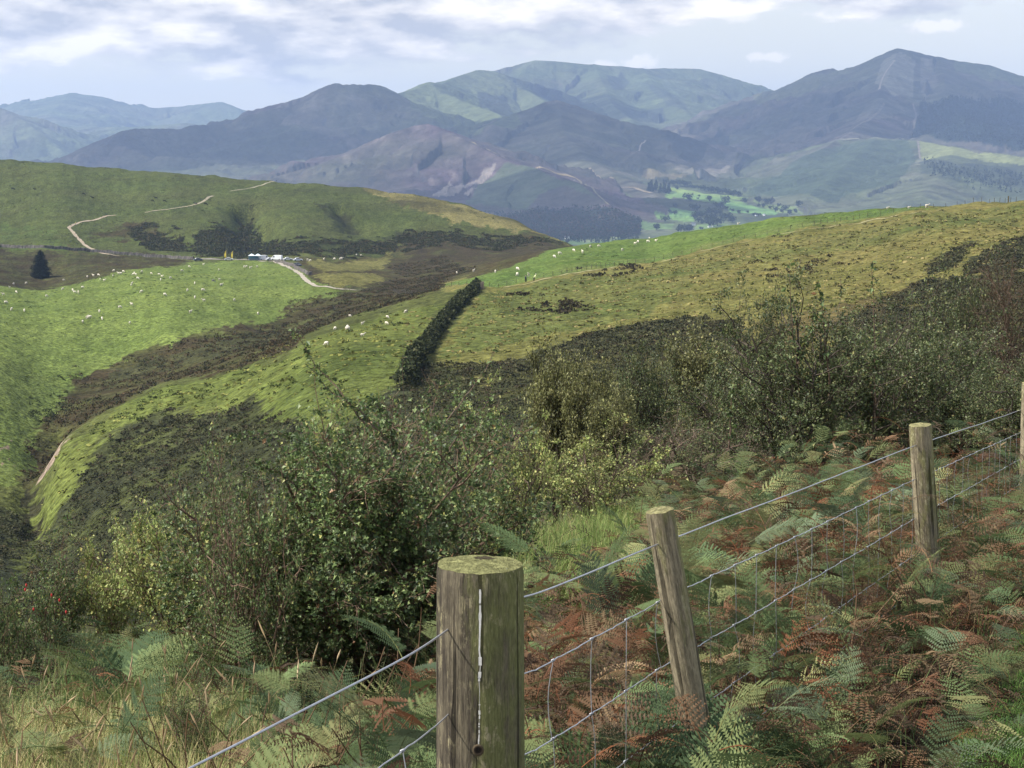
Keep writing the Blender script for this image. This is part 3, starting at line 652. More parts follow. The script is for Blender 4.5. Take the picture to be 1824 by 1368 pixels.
HAW = ([(0.081, 0.125, 0.044), (0.125, 0.184, 0.060), (0.217, 0.275, 0.108), (0.333, 0.333, 0.108), (0.053, 0.081, 0.033), (0.300, 0.167, 0.083)], [28, 28, 18, 6, 18, .5])
DULL = ([(0.077, 0.106, 0.040), (0.110, 0.138, 0.053), (0.056, 0.075, 0.031), (0.188, 0.213, 0.088), (0.237, 0.225, 0.088), (0.125, 0.094, 0.056)], [30, 26, 20, 13, 6, 3])
BRIGHT = ([(0.240, 0.294, 0.088), (0.348, 0.391, 0.131), (0.154, 0.197, 0.061), (0.479, 0.479, 0.185), (0.391, 0.325, 0.108)], [32, 24, 22, 13, 6])
OLV = ([(0.149, 0.154, 0.060), (0.223, 0.227, 0.084), (0.101, 0.108, 0.046), (0.298, 0.287, 0.120)], [34, 30, 22, 14])
bark1 = (0.160, 0.109, 0.077); bark2 = (.085, .068, .055)
protos = {
 'hawthorn': make_bush(11, 1.75, 2.35, 19, 11, 7, 4, .027, 12, *HAW, bark1, spray=9, lob=True, bare=.2, leaf_jit=.02, low=.02),
 'hawthorn_open': make_bush(12, 1.7, 2.1, 11, 8, 6, 4, .027, 8, *HAW, bark1, spray=8, lob=True, bare=.42, low=.04),
 'twiggy': make_bush(13, 2.3, 3.0, 14, 9, 7, 3, .032, 15, *DULL, bark2, spray=9, bare=.3, twig_r=.0022),
 'twiggy_tall': make_bush(14, 2.6, 2.2, 10, 9, 7, 3, .032, 15, *DULL, bark2, spray=7, bare=.3, twig_r=.0022, shape='tall'),
 'bare_thorn': make_bush(23, 2.4, 2.7, 12, 9, 8, 3, .030, 6, *DULL, (.15, .11, .085), spray=10, bare=.55, twig_r=.0026),
 'yellow_thorn': make_bush(24, 1.9, 2.5, 11, 8, 7, 3, .034, 8, *BRIGHT, (.12, .09, .065), spray=6, bare=.45, twig_r=.0024),
 'leafy': make_bush(15, 1.1, 1.1, 9, 7, 6, 3, .026, 8, *BRIGHT, bark1, bare=.2, spray=4),
 'rose': make_bush(16, 1.1, 1.4, 10, 7, 6, 3, .026, 7, *HAW, bark1, bare=.3, spray=4),
 'sapling': make_bush(17, 2.2, 1.35, 8, 13, 8, 3, .046, 7, *OLV, (.07, .055, .035), bare=.1, shape='tall', up=.6, leaf_jit=.03),
 'sapling_dark': make_bush(18, 2.5, 1.9, 9, 12, 8, 3, .042, 7, *DULL, (.06, .05, .04), bare=.25, shape='tall', up=.5, spray=4, leaf_jit=.03),
 'sapling_red': make_bush(19, 3.2, 1.5, 6, 14, 8, 3, .038, 5, [(.085, .058, .034), (.10, .07, .04), (.065, .058, .032), (.075, .082, .04)], [4, 3, 3, 3], (.10, .07, .05), bare=.3, shape='tall', up=.6, leaf_jit=.03),
}
used = set()
def plant(kind, px, d, w_px, top, label, name='hawthorn_bush', cat='bush', rz=0.0, group=None, sink=.06):
    """stands on the ground at bearing px and distance d, scaled to the spread and height it has"""
    u = float(ray(px, 700)[0]); x, y = u*d, d; z = ground(x, y)-sink
    bm, fm = protos[kind]
    H0 = {'hawthorn': 1.75, 'hawthorn_open': 1.7, 'twiggy': 2.3, 'twiggy_tall': 2.6, 'bare_thorn': 2.4, 'yellow_thorn': 1.9, 'leafy': 1.1, 'rose': 1.1, 'sapling': 2.2, 'sapling_dark': 2.5, 'sapling_red': 3.2}[kind]
    W0 = {'hawthorn': 2.35, 'hawthorn_open': 2.1, 'twiggy': 3.0, 'twiggy_tall': 2.2, 'bare_thorn': 2.7, 'yellow_thorn': 2.5, 'leafy': 1.1, 'rose': 1.4, 'sapling': 1.35, 'sapling_dark': 1.9, 'sapling_red': 1.5}[kind]
    zt = float(ray(px, top)[1])*d; h_px = max(60, (zt-z)*F/d)
    e = empty(name, (x, y, z), label, cat, group, rz); sx = w_px/F*d/W0; sz = h_px/F*d/H0
    e.scale = (sx, sx, sz)
    b_ = link('branches', bm, e); f_ = link('foliage', fm, e)
    return e
B_ = 'hawthorns and scrub on the bank below the fence'
plant('hawthorn', 620, 10.2, 690, 725, 'big dense dark hawthorn bush with leafy sprays left of the thick mossy post', rz=.3)
plant('hawthorn_open', 420, 9.6, 330, 820, 'low hawthorn with pale olive leaves merging into left side of the big hawthorn', rz=2.1)
plant('hawthorn_open', 760, 12.5, 400, 715, 'open hawthorn with upright twigs behind the thick mossy post', rz=1.2)
plant('yellow_thorn', 905, 14.5, 270, 722, 'pale leaved hawthorn standing just right of and behind the thick post', rz=4.0)
plant('leafy', 195, 12.5, 170, 945, 'small yellow green leafy shrub above the ferns at lower left', 'leafy_shrub', 'shrub')
plant('leafy', 310, 11.5, 220, 900, 'yellowish shrub between the small leafy shrub and the big hawthorn', 'leafy_shrub', 'shrub', rz=2.4)
rose = plant('rose', 70, 12.2, 210, 985, 'dark wild rose bush with a few red hips at the left edge', 'rose_bush', 'bush', rz=.8)
plant('rose', -30, 10.0, 150, 1000, 'dark shaded bush cut off by the left edge of the view', 'rose_bush', 'bush', rz=3.8)
plant('yellow_thorn', 1080, 18, 310, 770, 'low twiggy bush with yellow leaves above the leaning second post', 'twiggy_bush', rz=.5)
plant('bare_thorn', 1235, 19, 330, 735, 'wide brownish bush directly behind the leaning second post', 'twiggy_bush', rz=2.5)
plant('twiggy_tall', 1420, 16.5, 330, 545, 'tall grey brown bush with long bare shoots left of the third post', 'twiggy_bush', rz=.9)
plant('twiggy', 1560, 17.5, 420, 545, 'broad grey brown bush with pale twigs behind the third post', 'twiggy_bush', rz=4.2)
plant('twiggy', 1330, 21, 280, 620, 'reddish twigged bush at the left end of the tall grey brown bush', 'twiggy_bush', rz=3.3)
plant('twiggy', 1720, 21, 380, 590, 'dark grey thicket right of the third post under the dark young tree', 'twiggy_bush', rz=1.9)
plant('twiggy', 1850, 19, 300, 605, 'dark grey thicket at the right edge above the fence wire', 'twiggy_bush', rz=5.0)
plant('twiggy_tall', 1640, 22, 280, 570, 'low grey green thicket between the broad bush and dark young tree', 'twiggy_bush', rz=.2)
plant('sapling_dark', 1720, 27, 150, 500, 'dark green bushy young tree standing above the thicket at right', 'young_tree', 'tree', rz=.7)
plant('sapling_red', 1808, 25, 120, 478, 'slender russet brown young tree at the right edge', 'young_tree', 'tree', rz=2.2)
plant('sapling', 992, 38, 110, 632, 'tallest olive young tree of the hazy group in front of dark bracken', 'young_tree', 'tree', rz=.2)
plant('sapling', 1046, 37, 90, 658, 'narrow olive young tree touching the right side of the tallest one', 'young_tree', 'tree', rz=2.0)
plant('sapling_dark', 1140, 40, 120, 624, 'grey olive young tree in the middle of the group before the bracken', 'young_tree', 'tree', rz=4.0)
plant('sapling', 1242, 42, 120, 608, 'yellowish olive young tree at the right end of the bracken group', 'young_tree', 'tree', rz=5.2)
plant('sapling_dark', 1360, 36, 110, 545, 'dull olive young tree rising behind the tall grey brown bush', 'young_tree', 'tree', rz=1.0)
plant('sapling', 1090, 34, 90, 705, 'short olive sapling between the middle tree and the narrow one', 'young_tree', 'tree', rz=3.0)
# a few low shoots of the big hawthorn's neighbour in front of the grass
plant('hawthorn_open', 330, 7.7, 170, 1210, 'low dark twiggy hawthorn shoots sprawling in the pale grass', rz=5.1, sink=.0)
main_haw = [o for o in COL.objects if o.name == 'hawthorn_bush'][0]
def to_local(P, e):
    Rz = np.array(Matrix.Rotation(-e.rotation_euler.z, 3, 'Z')); return ((np.asarray(P)-np.array(e.location))@Rz.T)/np.array(e.scale)
def shoot(pts, d, e, seed, leafy=1.0):
    r = np.random.default_rng(seed); P = np.array([at(px, py, d+dd) for px, py, dd in pts]); s_ = np.linspace(0, 1, len(P)); q_ = np.linspace(0, 1, 26); C_ = np.stack([np.interp(q_, s_, P[:, k]) for k in range(3)], 1)
    for _ in range(6): C_[1:-1] = (C_[:-2]+2*C_[1:-1]+C_[2:])/4
    C_ += np.cumsum(r.normal(size=C_.shape), 0)*.0035
    tw, rt = level(C_[None], int(26*leafy), np.linalg.norm(P[-1]-P[0])*.085, 1.0, 4, r, .0016, .2, t0=.05)
    mb = MB(); V, Q = tubes(C_[None], np.linspace(.0055, .0014, 26)[None]*d/10, 5); mb.add(V, Q, None, bark1); V, Q = tubes(tw, rt*d/10, 3); mb.add(V, Q, None, bark1)
    pts_ = np.concatenate([along(tw, 5, r), along(C_[None], int(50*leafy), r)]); pts_ += r.normal(size=pts_.shape)*.010
    V, T, Cc = leaves(pts_, .024*d/10, r, pal(len(pts_), r, *HAW)); mb.add(V, None, T, Cc)
    me = mk('shoot', to_local(np.concatenate(mb.V), e), np.concatenate(mb.Q), np.concatenate(mb.T), np.concatenate(mb.C), M_leaf); link('shoot', me, e)
for k, (p_, l_) in enumerate([([(655, 760, 0), (610, 700, 0), (565, 655, .1), (520, 582, .1)], 1), ([(700, 790, 0), (640, 720, 0), (590, 690, .1), (552, 640, .1)], 1), ([(600, 850, 0), (540, 785, 0), (480, 762, -.1), (415, 775, -.2)], 1.5), ([(560, 900, 0), (500, 840, 0), (445, 815, -.1)], 1), ([(690, 880, 0), (705, 800, 0), (690, 745, 0), (664, 712, 0)], 1.6), ([(740, 830, .3), (800, 745, .3), (850, 680, .3), (882, 622, .4)], .5), ([(760, 860, .3), (830, 760, .3), (880, 715, .3)], 1)]):
    shoot(p_, 9.9, main_haw, 300+k, l_)
tall = [o for o in COL.objects if o.name.startswith('twiggy_bush')][2]
for k, (p_, l_) in enumerate([([(1425, 760, 0), (1420, 650, 0), (1405, 560, 0), (1400, 470, 0)], .6), ([(1480, 740, 0), (1478, 640, 0), (1470, 560, 0), (1460, 505, 0)], .8), ([(1560, 720, 0), (1558, 640, 0), (1556, 550, 0), (1555, 468, 0)], .7), ([(1420, 650, 0), (1440, 600, 0), (1450, 545, 0)], .8), ([(1300, 800, 0), (1305, 740, 0), (1312, 690, 0)], .5)]):
    shoot(p_, 16.2, tall, 320+k, l_)
# red hips on the rose bush
M_hip = col_mat('hip', .35, .5)
V, Q, T = None, None, None
for (px, py) in [(45, 1050), (47, 1042), (92, 1060), (106, 1069), (60, 1085), (118, 1090)]:
    p = at(px, py, 11.85)-np.array(rose.location); a_ = np.array([[[0, 0, -.014], [0, 0, -.006], [0, 0, .003], [0, 0, .012]]]); Vh, Qh = tubes(a_, np.array([[.002, .0065, .007, .002]]), 7)
    h = link('rose_hip', mk('rose_hip', Vh, Qh, None, np.tile((.50, .035, .03), (len(Vh), 1)), M_hip, True), rose); h.matrix_parent_inverse = Matrix.Identity(4)
    Rz = Matrix.Rotation(-rose.rotation_euler.z, 3, 'Z'); q_ = Rz @ Vector(p); h.location = [q_[i]/rose.scale[i] for i in range(3)]; h.scale = [1/s_ for s_ in rose.scale]
# ================================================================== bracken, grass, heathy scrub: ground cover
def frond(r, nP=15, nl=8, L=1.0, curl=.9, dead=0.0, thin=1.0):
    nP = int(nP*r.uniform(.85, 1.15)); brk = r.uniform(.55, 1.3) if dead else r.uniform(.85, 1.6)
    """one bipinnate frond along +Y, arching down; V, T"""
    V = []; T = []; n = 0
    t = np.linspace(.12, .985, nP)
    prof = np.sin(np.pi*np.clip(t*.86+.16, 0, 1))**.8*.34*(1-t*.35)
    cl = curl*r.uniform(.6, 1.4)
    def arc(y):      # frond curve: starts rising, bends over
        a0 = r0; th = a0-cl*y
        # integrate numerically
        return th
    r0 = 0.0
    ys = np.linspace(0, 1, 40); th = -cl*ys**1.3
    cy = np.concatenate([[0], np.cumsum(np.cos(th[:-1]))])/39; cz = np.concatenate([[0], np.cumsum(np.sin(th[:-1]))])/39
    f = lambda y: (np.interp(y, ys, cy), np.interp(y, ys, cz))
    # rachis
    P = np.stack([np.zeros(12), *[np.interp(np.linspace(0, 1, 12), ys, a) for a in (cy, cz)]], 1)[None]
    Vr, Qr = tubes(P, np.linspace(.006, .0015, 12)[None], 3)
    for side in (-1, 1):
        for k in range(nP):
            y0, z0 = f(t[k]); Lp = prof[k]*r.uniform(.85, 1.1)
            if t[k] > brk or r.uniform() < (dead*.4 if dead else .04): continue
            Lp *= r.uniform(.55, 1.05) if dead else 1
            an = R(62-12*t[k])+r.normal()*.06; dx, dy = side*math.sin(an), math.cos(an)
            dz = -.25*r.uniform(.2, 1.6)-dead*r.uniform(0, .9); thk = np.interp(t[k], ys, th)
            # pinnules down the pinna
            m = max(3, int(nl*(Lp/.34)+2)); q = np.linspace(.04, 1, m)
            w = thin*(.042*Lp/.34+.004)*np.sin(np.pi*np.clip(q*.75+.25, 0, 1))**.7+.002
            cxp = dx*Lp*q; cyp = y0+(dy*np.cos(thk)*q)*Lp; czp = z0+(dy*np.sin(thk)*q+dz*q*q*.6)*Lp
            hw = Lp/m*.46*(.6+.4*thin)
            ux, uy = -dy*side, dx*side  # in-plane perpendicular
            for sg in (-1, 1):
                tipx = cxp+ux*sg*w+dx*hw*1.0; tipy = cyp+uy*sg*w+dy*hw*1.0; tipz = czp-.12*w+r.normal(size=m)*w*.15
                a = np.stack([cxp-dx*hw, cyp-dy*hw, czp], 1); b = np.stack([cxp+dx*hw, cyp+dy*hw, czp], 1); c = np.stack([tipx, tipy, tipz], 1)
                V.append(np.stack([a, b, c], 1).reshape(-1, 3)); T.append(np.arange(m*3).reshape(-1, 3)+n); n += m*3
    V = np.concatenate(V)*L; T = np.concatenate(T)
    return V, T, Vr*L, Qr
r = np.random.default_rng(21)
FR = [frond(r, 17, 15, 1, c) for c in (.4, .7, 1.0, 1.3, 1.7, .5, .9, 1.5)]
FRD = [frond(r, 15, 11, 1, c, d) for c, d in ((1.3, .5), (1.8, .7), (2.2, .8), (1.0, .6), (2.8, 1.0), (1.6, .9), (3.2, 1.1))]
FRL = [frond(r, 14, 9, 1, c, 0, .66) for c in (.4, .8, 1.2, 1.6, 1.0)]; FRDL = [frond(r, 13, 8, 1, c, d, .7) for c, d in ((1.2, .6), (1.6, .8), (2.1, .9), (2.8, 1.0), (1.4, .5))]
GREENF = [(0.113, 0.161, 0.067), (0.144, 0.198, 0.083), (0.092, 0.138, 0.067), (0.172, 0.207, 0.086), (0.230, 0.236, 0.103), (0.132, 0.172, 0.098)]
BROWNF = [(0.167, 0.090, 0.053), (0.218, 0.132, 0.076), (0.113, 0.069, 0.046), (0.270, 0.190, 0.109), (0.213, 0.098, 0.051), (0.144, 0.103, 0.067), (0.086, 0.060, 0.041)]
def place_frond(mb, p, L, az, tilt, src, col, roll=0.0):
    V, T, Vr, Qr = src
    M = np.array(Matrix.Rotation(az, 3, 'Z') @ Matrix.Rotation(tilt, 3, 'X') @ Matrix.Rotation(roll, 3, 'Y'))
    mb.add((V*L)@M.T+p, None, T, np.asarray(col)); mb.add((Vr*L)@M.T+p, Qr, None, np.asarray(col)*np.array([1.0, .8, .7]))
FENX = lambda d: -1.79+.4186*d          # the fence line in plan
def scatter_fronds(n, box_, brown, Lr, seed, mbG, mbB, stalk=(.1, .5), test=None, lod=8.5):
    r = np.random.default_rng(seed); k = 0; tries = 0
    while k < n and tries < n*30:
        tries += 1
        x = r.uniform(box_[0], box_[1]); d = r.uniform(box_[2], box_[3])
        if test and not test(x, d): continue
        pb = brown(x, d) if callable(brown) else brown
        nb = pb+.9*float(perlin(x*1.1, d*1.1, 77))
        isb = r.uniform() < nb
        h = r.uniform(*stalk)*r.uniform(.6, 1.1); z = ground(x, d)+h; L = r.uniform(*Lr); az = r.uniform(0, 2*np.pi); tilt = r.uniform(.15, 1.1) if not isb else r.uniform(-.2, .95)
        if isb: src = (FRD if d < lod else FRDL); src = src[r.integers(len(src))]; c = np.array(BROWNF[r.integers(len(BROWNF))])*r.uniform(.6, 1.15); place_frond(mbB, [x, d, z], L*.9, az, tilt, src, c, r.normal()*.5)
        else: src = (FR if d < lod else FRL); src = src[r.integers(len(src))]; c = np.array(GREENF[r.integers(len(GREENF))])*r.uniform(.65, 1.2); place_frond(mbG, [x, d, z], L, az, tilt, src, c, r.normal()*.25)
        k += 1
gF, bF = MB(), MB()
beyond = lambda lo, hi: (lambda x, d: lo < (FENX(d)-x) < hi and not (d > 11 and -.005 < x/d < .07 and FENX(d)-x > 1.6))
scatter_fronds(1150, (-.4, 6, 4.4, 14.5), lambda x, d: .68, (.17, .35), 31, gF, bF, (.1, .68), beyond(.03, 2.3))
scatter_fronds(950, (.1, 8, 7, 20), lambda x, d: .46, (.16, .36), 32, gF, bF, (.1, .6), beyond(2.2, 5.0))
scatter_fronds(330, (.2, 5, 4.9, 12.5), lambda x, d: .66, (.22, .42), 33, gF, bF, (.02, .42), lambda x, d: -.62 < (FENX(d)-x) < .02 and d > 4.9+.2*perlin(d*3, x) and x/d > .05 and x < 2.6+.3*(d-8))
scatter_fronds(230, (1.9, 5.2, 8.6, 13), lambda x, d: .72, (.26, .5), 38, gF, bF, (.02, .45), lambda x, d: -1.3 < (FENX(d)-x) < .1 and (x/d) > .235)
scatter_fronds(230, (-1.6, .1, 4.6, 7.6), lambda x, d: .22, (.24, .45), 34, gF, bF, (.0, .28), lambda x, d: .12 < (FENX(d)-x) < 3 and -.155 < x/d < .0)
scatter_fronds(520, (-3.6, -.9, 7.3, 11.5), lambda x, d: .34, (.2, .42), 35, gF, bF, (.0, .4), lambda x, d: -.30 < x/d < -.12 and d > 7.6+.7*perlin(x*1.3, d))
scatter_fronds(190, (-.6, 1.4, 8, 15), lambda x, d: .45, (.3, .5), 36, gF, bF, (.0, .3), lambda x, d: FENX(d)-x > 2.0 and not (d > 10.5 and -.005 < x/d < .07))
scatter_fronds(620, (-.2, 6, 4.4, 14), lambda x, d: .72, (.2, .4), 42, gF, bF, (.3, .82), beyond(.02, 1.5))
scatter_fronds(300, (2.2, 6, 8, 15), lambda x, d: .55, (.16, .34), 43, gF, bF, (.3, .8), lambda x, d: .0 < (FENX(d)-x) < 2.4)
scatter_fronds(1300, (-.2, 6, 4.4, 13.5), lambda x, d: .80, (.14, .30), 44, gF, bF, (.0, .78), beyond(-.03, 1.2), 0)
scatter_fronds(420, (-.2, 6, 6, 16), lambda x, d: .5, (.15, .3), 45, gF, bF, (.1, .7), beyond(1.2, 4), 0)
scatter_fronds(260, (1.6, 5.2, 7.6, 13), lambda x, d: .75, (.2, .36), 46, gF, bF, (.0, .6), lambda x, d: -1.2 < (FENX(d)-x) < .0 and (x/d) > .215 and not (.215 < x/d < .245 and d > 8.2), 0)
scatter_fronds(240, (.15, 1.6, 4.75, 7.2), lambda x, d: .6, (.2, .38), 47, gF, bF, (.0, .5), lambda x, d: -.4 < (FENX(d)-x) < -.02 and x/d > .055, 0)
scatter_fronds(170, (1.2, 3.4, 5.6, 9.2), lambda x, d: .6, (.18, .34), 53, gF, bF, (.0, .25), lambda x, d: -.95 < (FENX(d)-x) < -.35 and .19 < x/d < .33, 0)
def upright(n, dr, off, seed, pb, Lr=(.2, .4), hr=(.25, .9), umin=-9):
    r = np.random.default_rng(seed); k = 0
    while k < n:
        d = r.uniform(*dr); x = FENX(d)-r.uniform(*off)
        if x/d < umin or x/d > .36: continue
        b_ = r.uniform() < pb+.8*float(perlin(x*1.3, d*1.3, 79)); src = (FRDL if d > 7 else FRD) if b_ else (FRL if d > 7 else FR); src = src[r.integers(len(src))]
        c = np.array((BROWNF if b_ else GREENF)[r.integers(6)])*r.uniform(.6, 1.15)
        place_frond(bF if b_ else gF, [x, d, ground(x, d)+r.uniform(*hr)], r.uniform(*Lr), r.uniform(0, 6.283), r.uniform(.45, 1.35), src, c, r.normal()*.4); k += 1
upright(480, (5.0, 11.5), (.03, 1.0), 48, .52, (.2, .4), (.2, .75)); upright(150, (7.5, 12.5), (.03, .9), 49, .5, (.18, .34), (.15, .6), .17); upright(120, (4.9, 9), (-.35, 0), 50, .6, (.18, .34), (.0, .5), .07)
# crooked dead stalks among the fronds
r = np.random.default_rng(41); K = 420
d0 = r.uniform(5.2, 13, K); x0 = FENX(d0)-r.uniform(-.35, 2.4, K); b0 = np.stack([x0, d0, NEAR.height(x0, d0)], 1)
Ps = np.empty((K, 6, 3)); Ps[:, 0] = b0; D = np.stack([r.normal(size=K)*.3, r.normal(size=K)*.3, np.ones(K)], 1)
for k in range(1, 6):
    D = D+r.normal(size=(K, 3))*.16; D /= np.linalg.norm(D, axis=1, keepdims=True); Ps[:, k] = Ps[:, k-1]+D*r.uniform(.06, .16, (K, 1))
V, Q = tubes(Ps, np.linspace(.005, .002, 6)[None]*np.ones((K, 1)), 4); bF.add(V, Q, None, (.17, .11, .065))
# single ferns that stand out of the mass
def fern(px, py, d, n, L, brown, label, seed, spread=1.0, h=.0, up=(.7, 1.3)):
    r = np.random.default_rng(seed); p = at(px, py, d); z = ground(p[0], d); p[2] = z+.06; e = empty('fern', (p[0], p[1], z), label, 'fern'); top = p[2]-z
    for k in range(n):
        mb = MB(); src = (FRD if brown else FR); src = src[r.integers(len(src))]; c = np.array((BROWNF if brown else GREENF)[r.integers(4)])*r.uniform(.9, 1.25); a = k/n*2*np.pi*spread+r.normal()*.3
        st = np.array([[[0, 0, 0], [0, 0, top*.5], [.01*math.cos(a), .01*math.sin(a), top]]]); 
        if top > .05: V, Q = tubes(st, np.full((1, 3), .003), 4); mb.add(V, Q, None, c*np.array([1, .8, .7]))
        place_frond(mb, st[0, 2], L*r.uniform(.75, 1.1), a, r.uniform(*up), src, c, r.normal()*.2); link('frond', mb.mesh('frond', M_fern), e)
fern(1232, 1215, 5.12, 10, .7, False, 'green fern arching over the foot of the thin leaning post', 401, h=.3)
fern(1410, 1345, 5.9, 9, .42, False, 'grey green fern at the bottom edge right of the thin leaning post', 402, h=.2)
fern(1650, 1110, 9.1, 7, .4, False, 'bright green fern sprig at the foot of the pale upright stake', 403, h=.3)
fern(1742, 955, 9.9, 9, .85, True, 'upright rust red fern just right of the pale upright stake', 404, up=(.9, 1.45))
fern(415, 1330, 6.0, 9, .62, False, 'big fern at the bottom edge left of the thick mossy post', 405, h=.1)
fern(735, 1250, 4.9, 8, .7, False, 'yellowing fern pressed against the left side of the thick mossy post', 406, h=.3)
fern(215, 1120, 9.6, 8, .75, False, 'tall pale fern below the small leafy shrub at lower left', 407, h=.3)
fern(265, 1130, 9.8, 10, .6, True, 'dark brown withered fern beside the tall pale one at lower left', 408, h=.3)
tag(link('bracken_undergrowth', gF.mesh('bracken_undergrowth', M_fern)), 'green bracken fronds crowding both sides of the wire fence', 'bracken', kind='stuff')
tag(link('withered_bracken_undergrowth', bF.mesh('withered_bracken_undergrowth', M_fern)), 'withered rust brown bracken tangled along the wire fence', 'bracken', kind='stuff')

def blades(x, y, h, r, cols, w, width=.004, lean=.45, z0=None):
    n = len(x); z = NEAR.height(x, y) if z0 is None else z0
    az = r.uniform(0, 2*np.pi, n); ln = np.abs(r.normal(lean, .25, n)); dx, dy = np.cos(az), np.sin(az)
    tt = np.array([0, .4, .75, 1.0]); V = np.empty((n, 8, 3))
    for k, t in enumerate(tt):
        off = h*ln*t*t; zz = z+h*(t-.35*ln*t*t)-.01; wd = width*(1-t*.92)*np.ones(n)
        px_, py_ = -dy*wd/2, dx*wd/2
        V[:, 2*k] = np.stack([x+dx*off-px_, y+dy*off-py_, zz], 1); V[:, 2*k+1] = np.stack([x+dx*off+px_, y+dy*off+py_, zz], 1)
    i = np.arange(n)[:, None]*8
    Q = np.concatenate([i+[0, 1, 3, 2], i+[2, 3, 5, 4], i+[4, 5, 7, 6]])
    return V.reshape(-1, 3), Q, np.repeat(pal(n, r, cols, w, .3), 8, axis=0)
def sow(n, x0, x1, d0, d1, r, keep=None):
    x = r.uniform(x0, x1, n); d = r.uniform(d0, d1, n)
    if keep is not None: m = keep(x, d); x, d = x[m], d[m]
    return x, d
PALEG = ([(0.431, 0.410, 0.166), (0.255, 0.332, 0.097), (0.587, 0.489, 0.235), (0.166, 0.255, 0.074), (0.705, 0.567, 0.313)], [32, 22, 24, 16, 12])
LAWN = ([(0.098, 0.202, 0.036), (0.130, 0.247, 0.052), (0.072, 0.150, 0.029), (0.195, 0.247, 0.078)], [40, 30, 20, 8])
mb = MB(); r = np.random.default_rng(51)
# pale tussocky grass at lower left
x, d = sow(30000, -3.6, -.3, 5.2, 9.6, r, lambda x, d: (x/d > -.36) & (x/d < -.10-.02*(d-6)) & (fbm(x*1.4, d*1.4, 3, 5) > -.35))
mb.add(*[a for a in blades(x, d, r.uniform(.12, .42, len(x)), r, *PALEG)][:2], None, blades(x, d, r.uniform(.1, .2, len(x)), r, *PALEG)[2]) if False else None
V, Q, Cc = blades(x, d, r.uniform(.12, .40, len(x)), r, *PALEG); mb.add(V, Q, None, Cc)
x, d = sow(9000, -3.8, -.4, 8, 11.5, r, lambda x, d: (x/d > -.33) & (x/d < -.13) & (fbm(x*1.2, d*1.2, 3, 6) > -.1))
V, Q, Cc = blades(x, d, r.uniform(.15, .45, len(x)), r, [(0.116, 0.203, 0.058), (0.174, 0.261, 0.072), (0.290, 0.290, 0.116)], [4, 3, 2], .005); mb.add(V, Q, None, Cc)
# grass patch behind the fence, its sunlight painted as brighter blade colours
x, d = sow(17000, -.4, 1.7, 11.5, 17.5, r, lambda x, d: (x/d > -.01) & (x/d < .075))
V, Q, Cc = blades(x, d, r.uniform(.2, .5, len(x)), r, [(0.203, 0.290, 0.072), (0.290, 0.334, 0.109), (0.131, 0.203, 0.051), (0.435, 0.362, 0.174)], [4, 4, 3, 1.4], .009); mb.add(V, Q, None, Cc)
# thin green blades between the ferns
x, d = sow(9000, -1, 5, 4.5, 13, r, lambda x, d: (FENX(d)-x > -.6) & (FENX(d)-x < 3))
V, Q, Cc = blades(x, d, r.uniform(.15, .45, len(x)), r, [(0.087, 0.145, 0.043), (0.131, 0.189, 0.058), (0.261, 0.217, 0.102)], [4, 3, 2], .0045); mb.add(V, Q, None, Cc)
tag(link('grass', mb.mesh('grass', M_grass)), 'tall pale wild grass growing on the bank beyond the fence', 'grass', kind='stuff')
mb = MB(); r = np.random.default_rng(52)
x, d = sow(60000, .9, 3.6, 4.8, 9.6, r, lambda x, d: (FENX(d)-x < -.72+.16*fbm(x*2, d*2, 2, 4)) & (x/d > .2) & (x/d < .36))
V, Q, Cc = blades(x, d, r.uniform(.03, .095, len(x)), r, *LAWN, .0034, .7); mb.add(V, Q, None, Cc)
tag(link('lawn_grass', mb.mesh('lawn_grass', M_grass)), 'short bright green grass at the lower right corner', 'grass', kind='stuff')
# dry seed heads
mb = MB(); r = np.random.default_rng(53); K = 150
px = np.concatenate([r.uniform(-20, 380, 125), r.uniform(400, 620, 25)]); dd = np.concatenate([r.uniform(5.6, 9.5, 125), r.uniform(7.2, 9, 25)])
x = ray(px, 900)[0]*dd; z = NEAR.height(x, dd); h = r.uniform(.25, .55, K); az = r.uniform(0, 6.28, K); ln = r.uniform(.05, .45, K)
tt = np.linspace(0, 1, 9)
P = np.stack([x[:, None]+np.cos(az)[:, None]*(ln*h)[:, None]*tt**2, dd[:, None]+np.sin(az)[:, None]*(ln*h)[:, None]*tt**2, z[:, None]+h[:, None]*(tt-.25*ln[:, None]*tt**2)], 2)
V, Q = tubes(P, np.full((K, 9), .0013), 3); mb.add(V, Q, None, (.32, .25, .13))
T_ = P[:, -1]-P[:, -2]; T_ /= np.linalg.norm(T_, axis=1, keepdims=True); T_[:, 2] -= .25*r.uniform(0, 1, K)
s5 = np.linspace(0, 1, 6); hl_ = r.uniform(.05, .11, K)
P = P[:, -1][:, None]+T_[:, None]*(s5[None, :, None]*hl_[:, None, None]); V, Q = tubes(P, np.array([[.0012, .0035, .0042, .0038, .0025, .0006]])*np.ones((K, 1)), 5)
mb.add(V, Q, None, np.repeat(pal(K, r, [(.42, .30, .17), (.36, .26, .14), (.48, .37, .22)], [3, 3, 2]), 30, axis=0))
tag(link('dry_grass', mb.mesh('dry_grass', M_grass)), 'straw coloured seed heads standing in the wild grass', 'dry grass', kind='stuff')

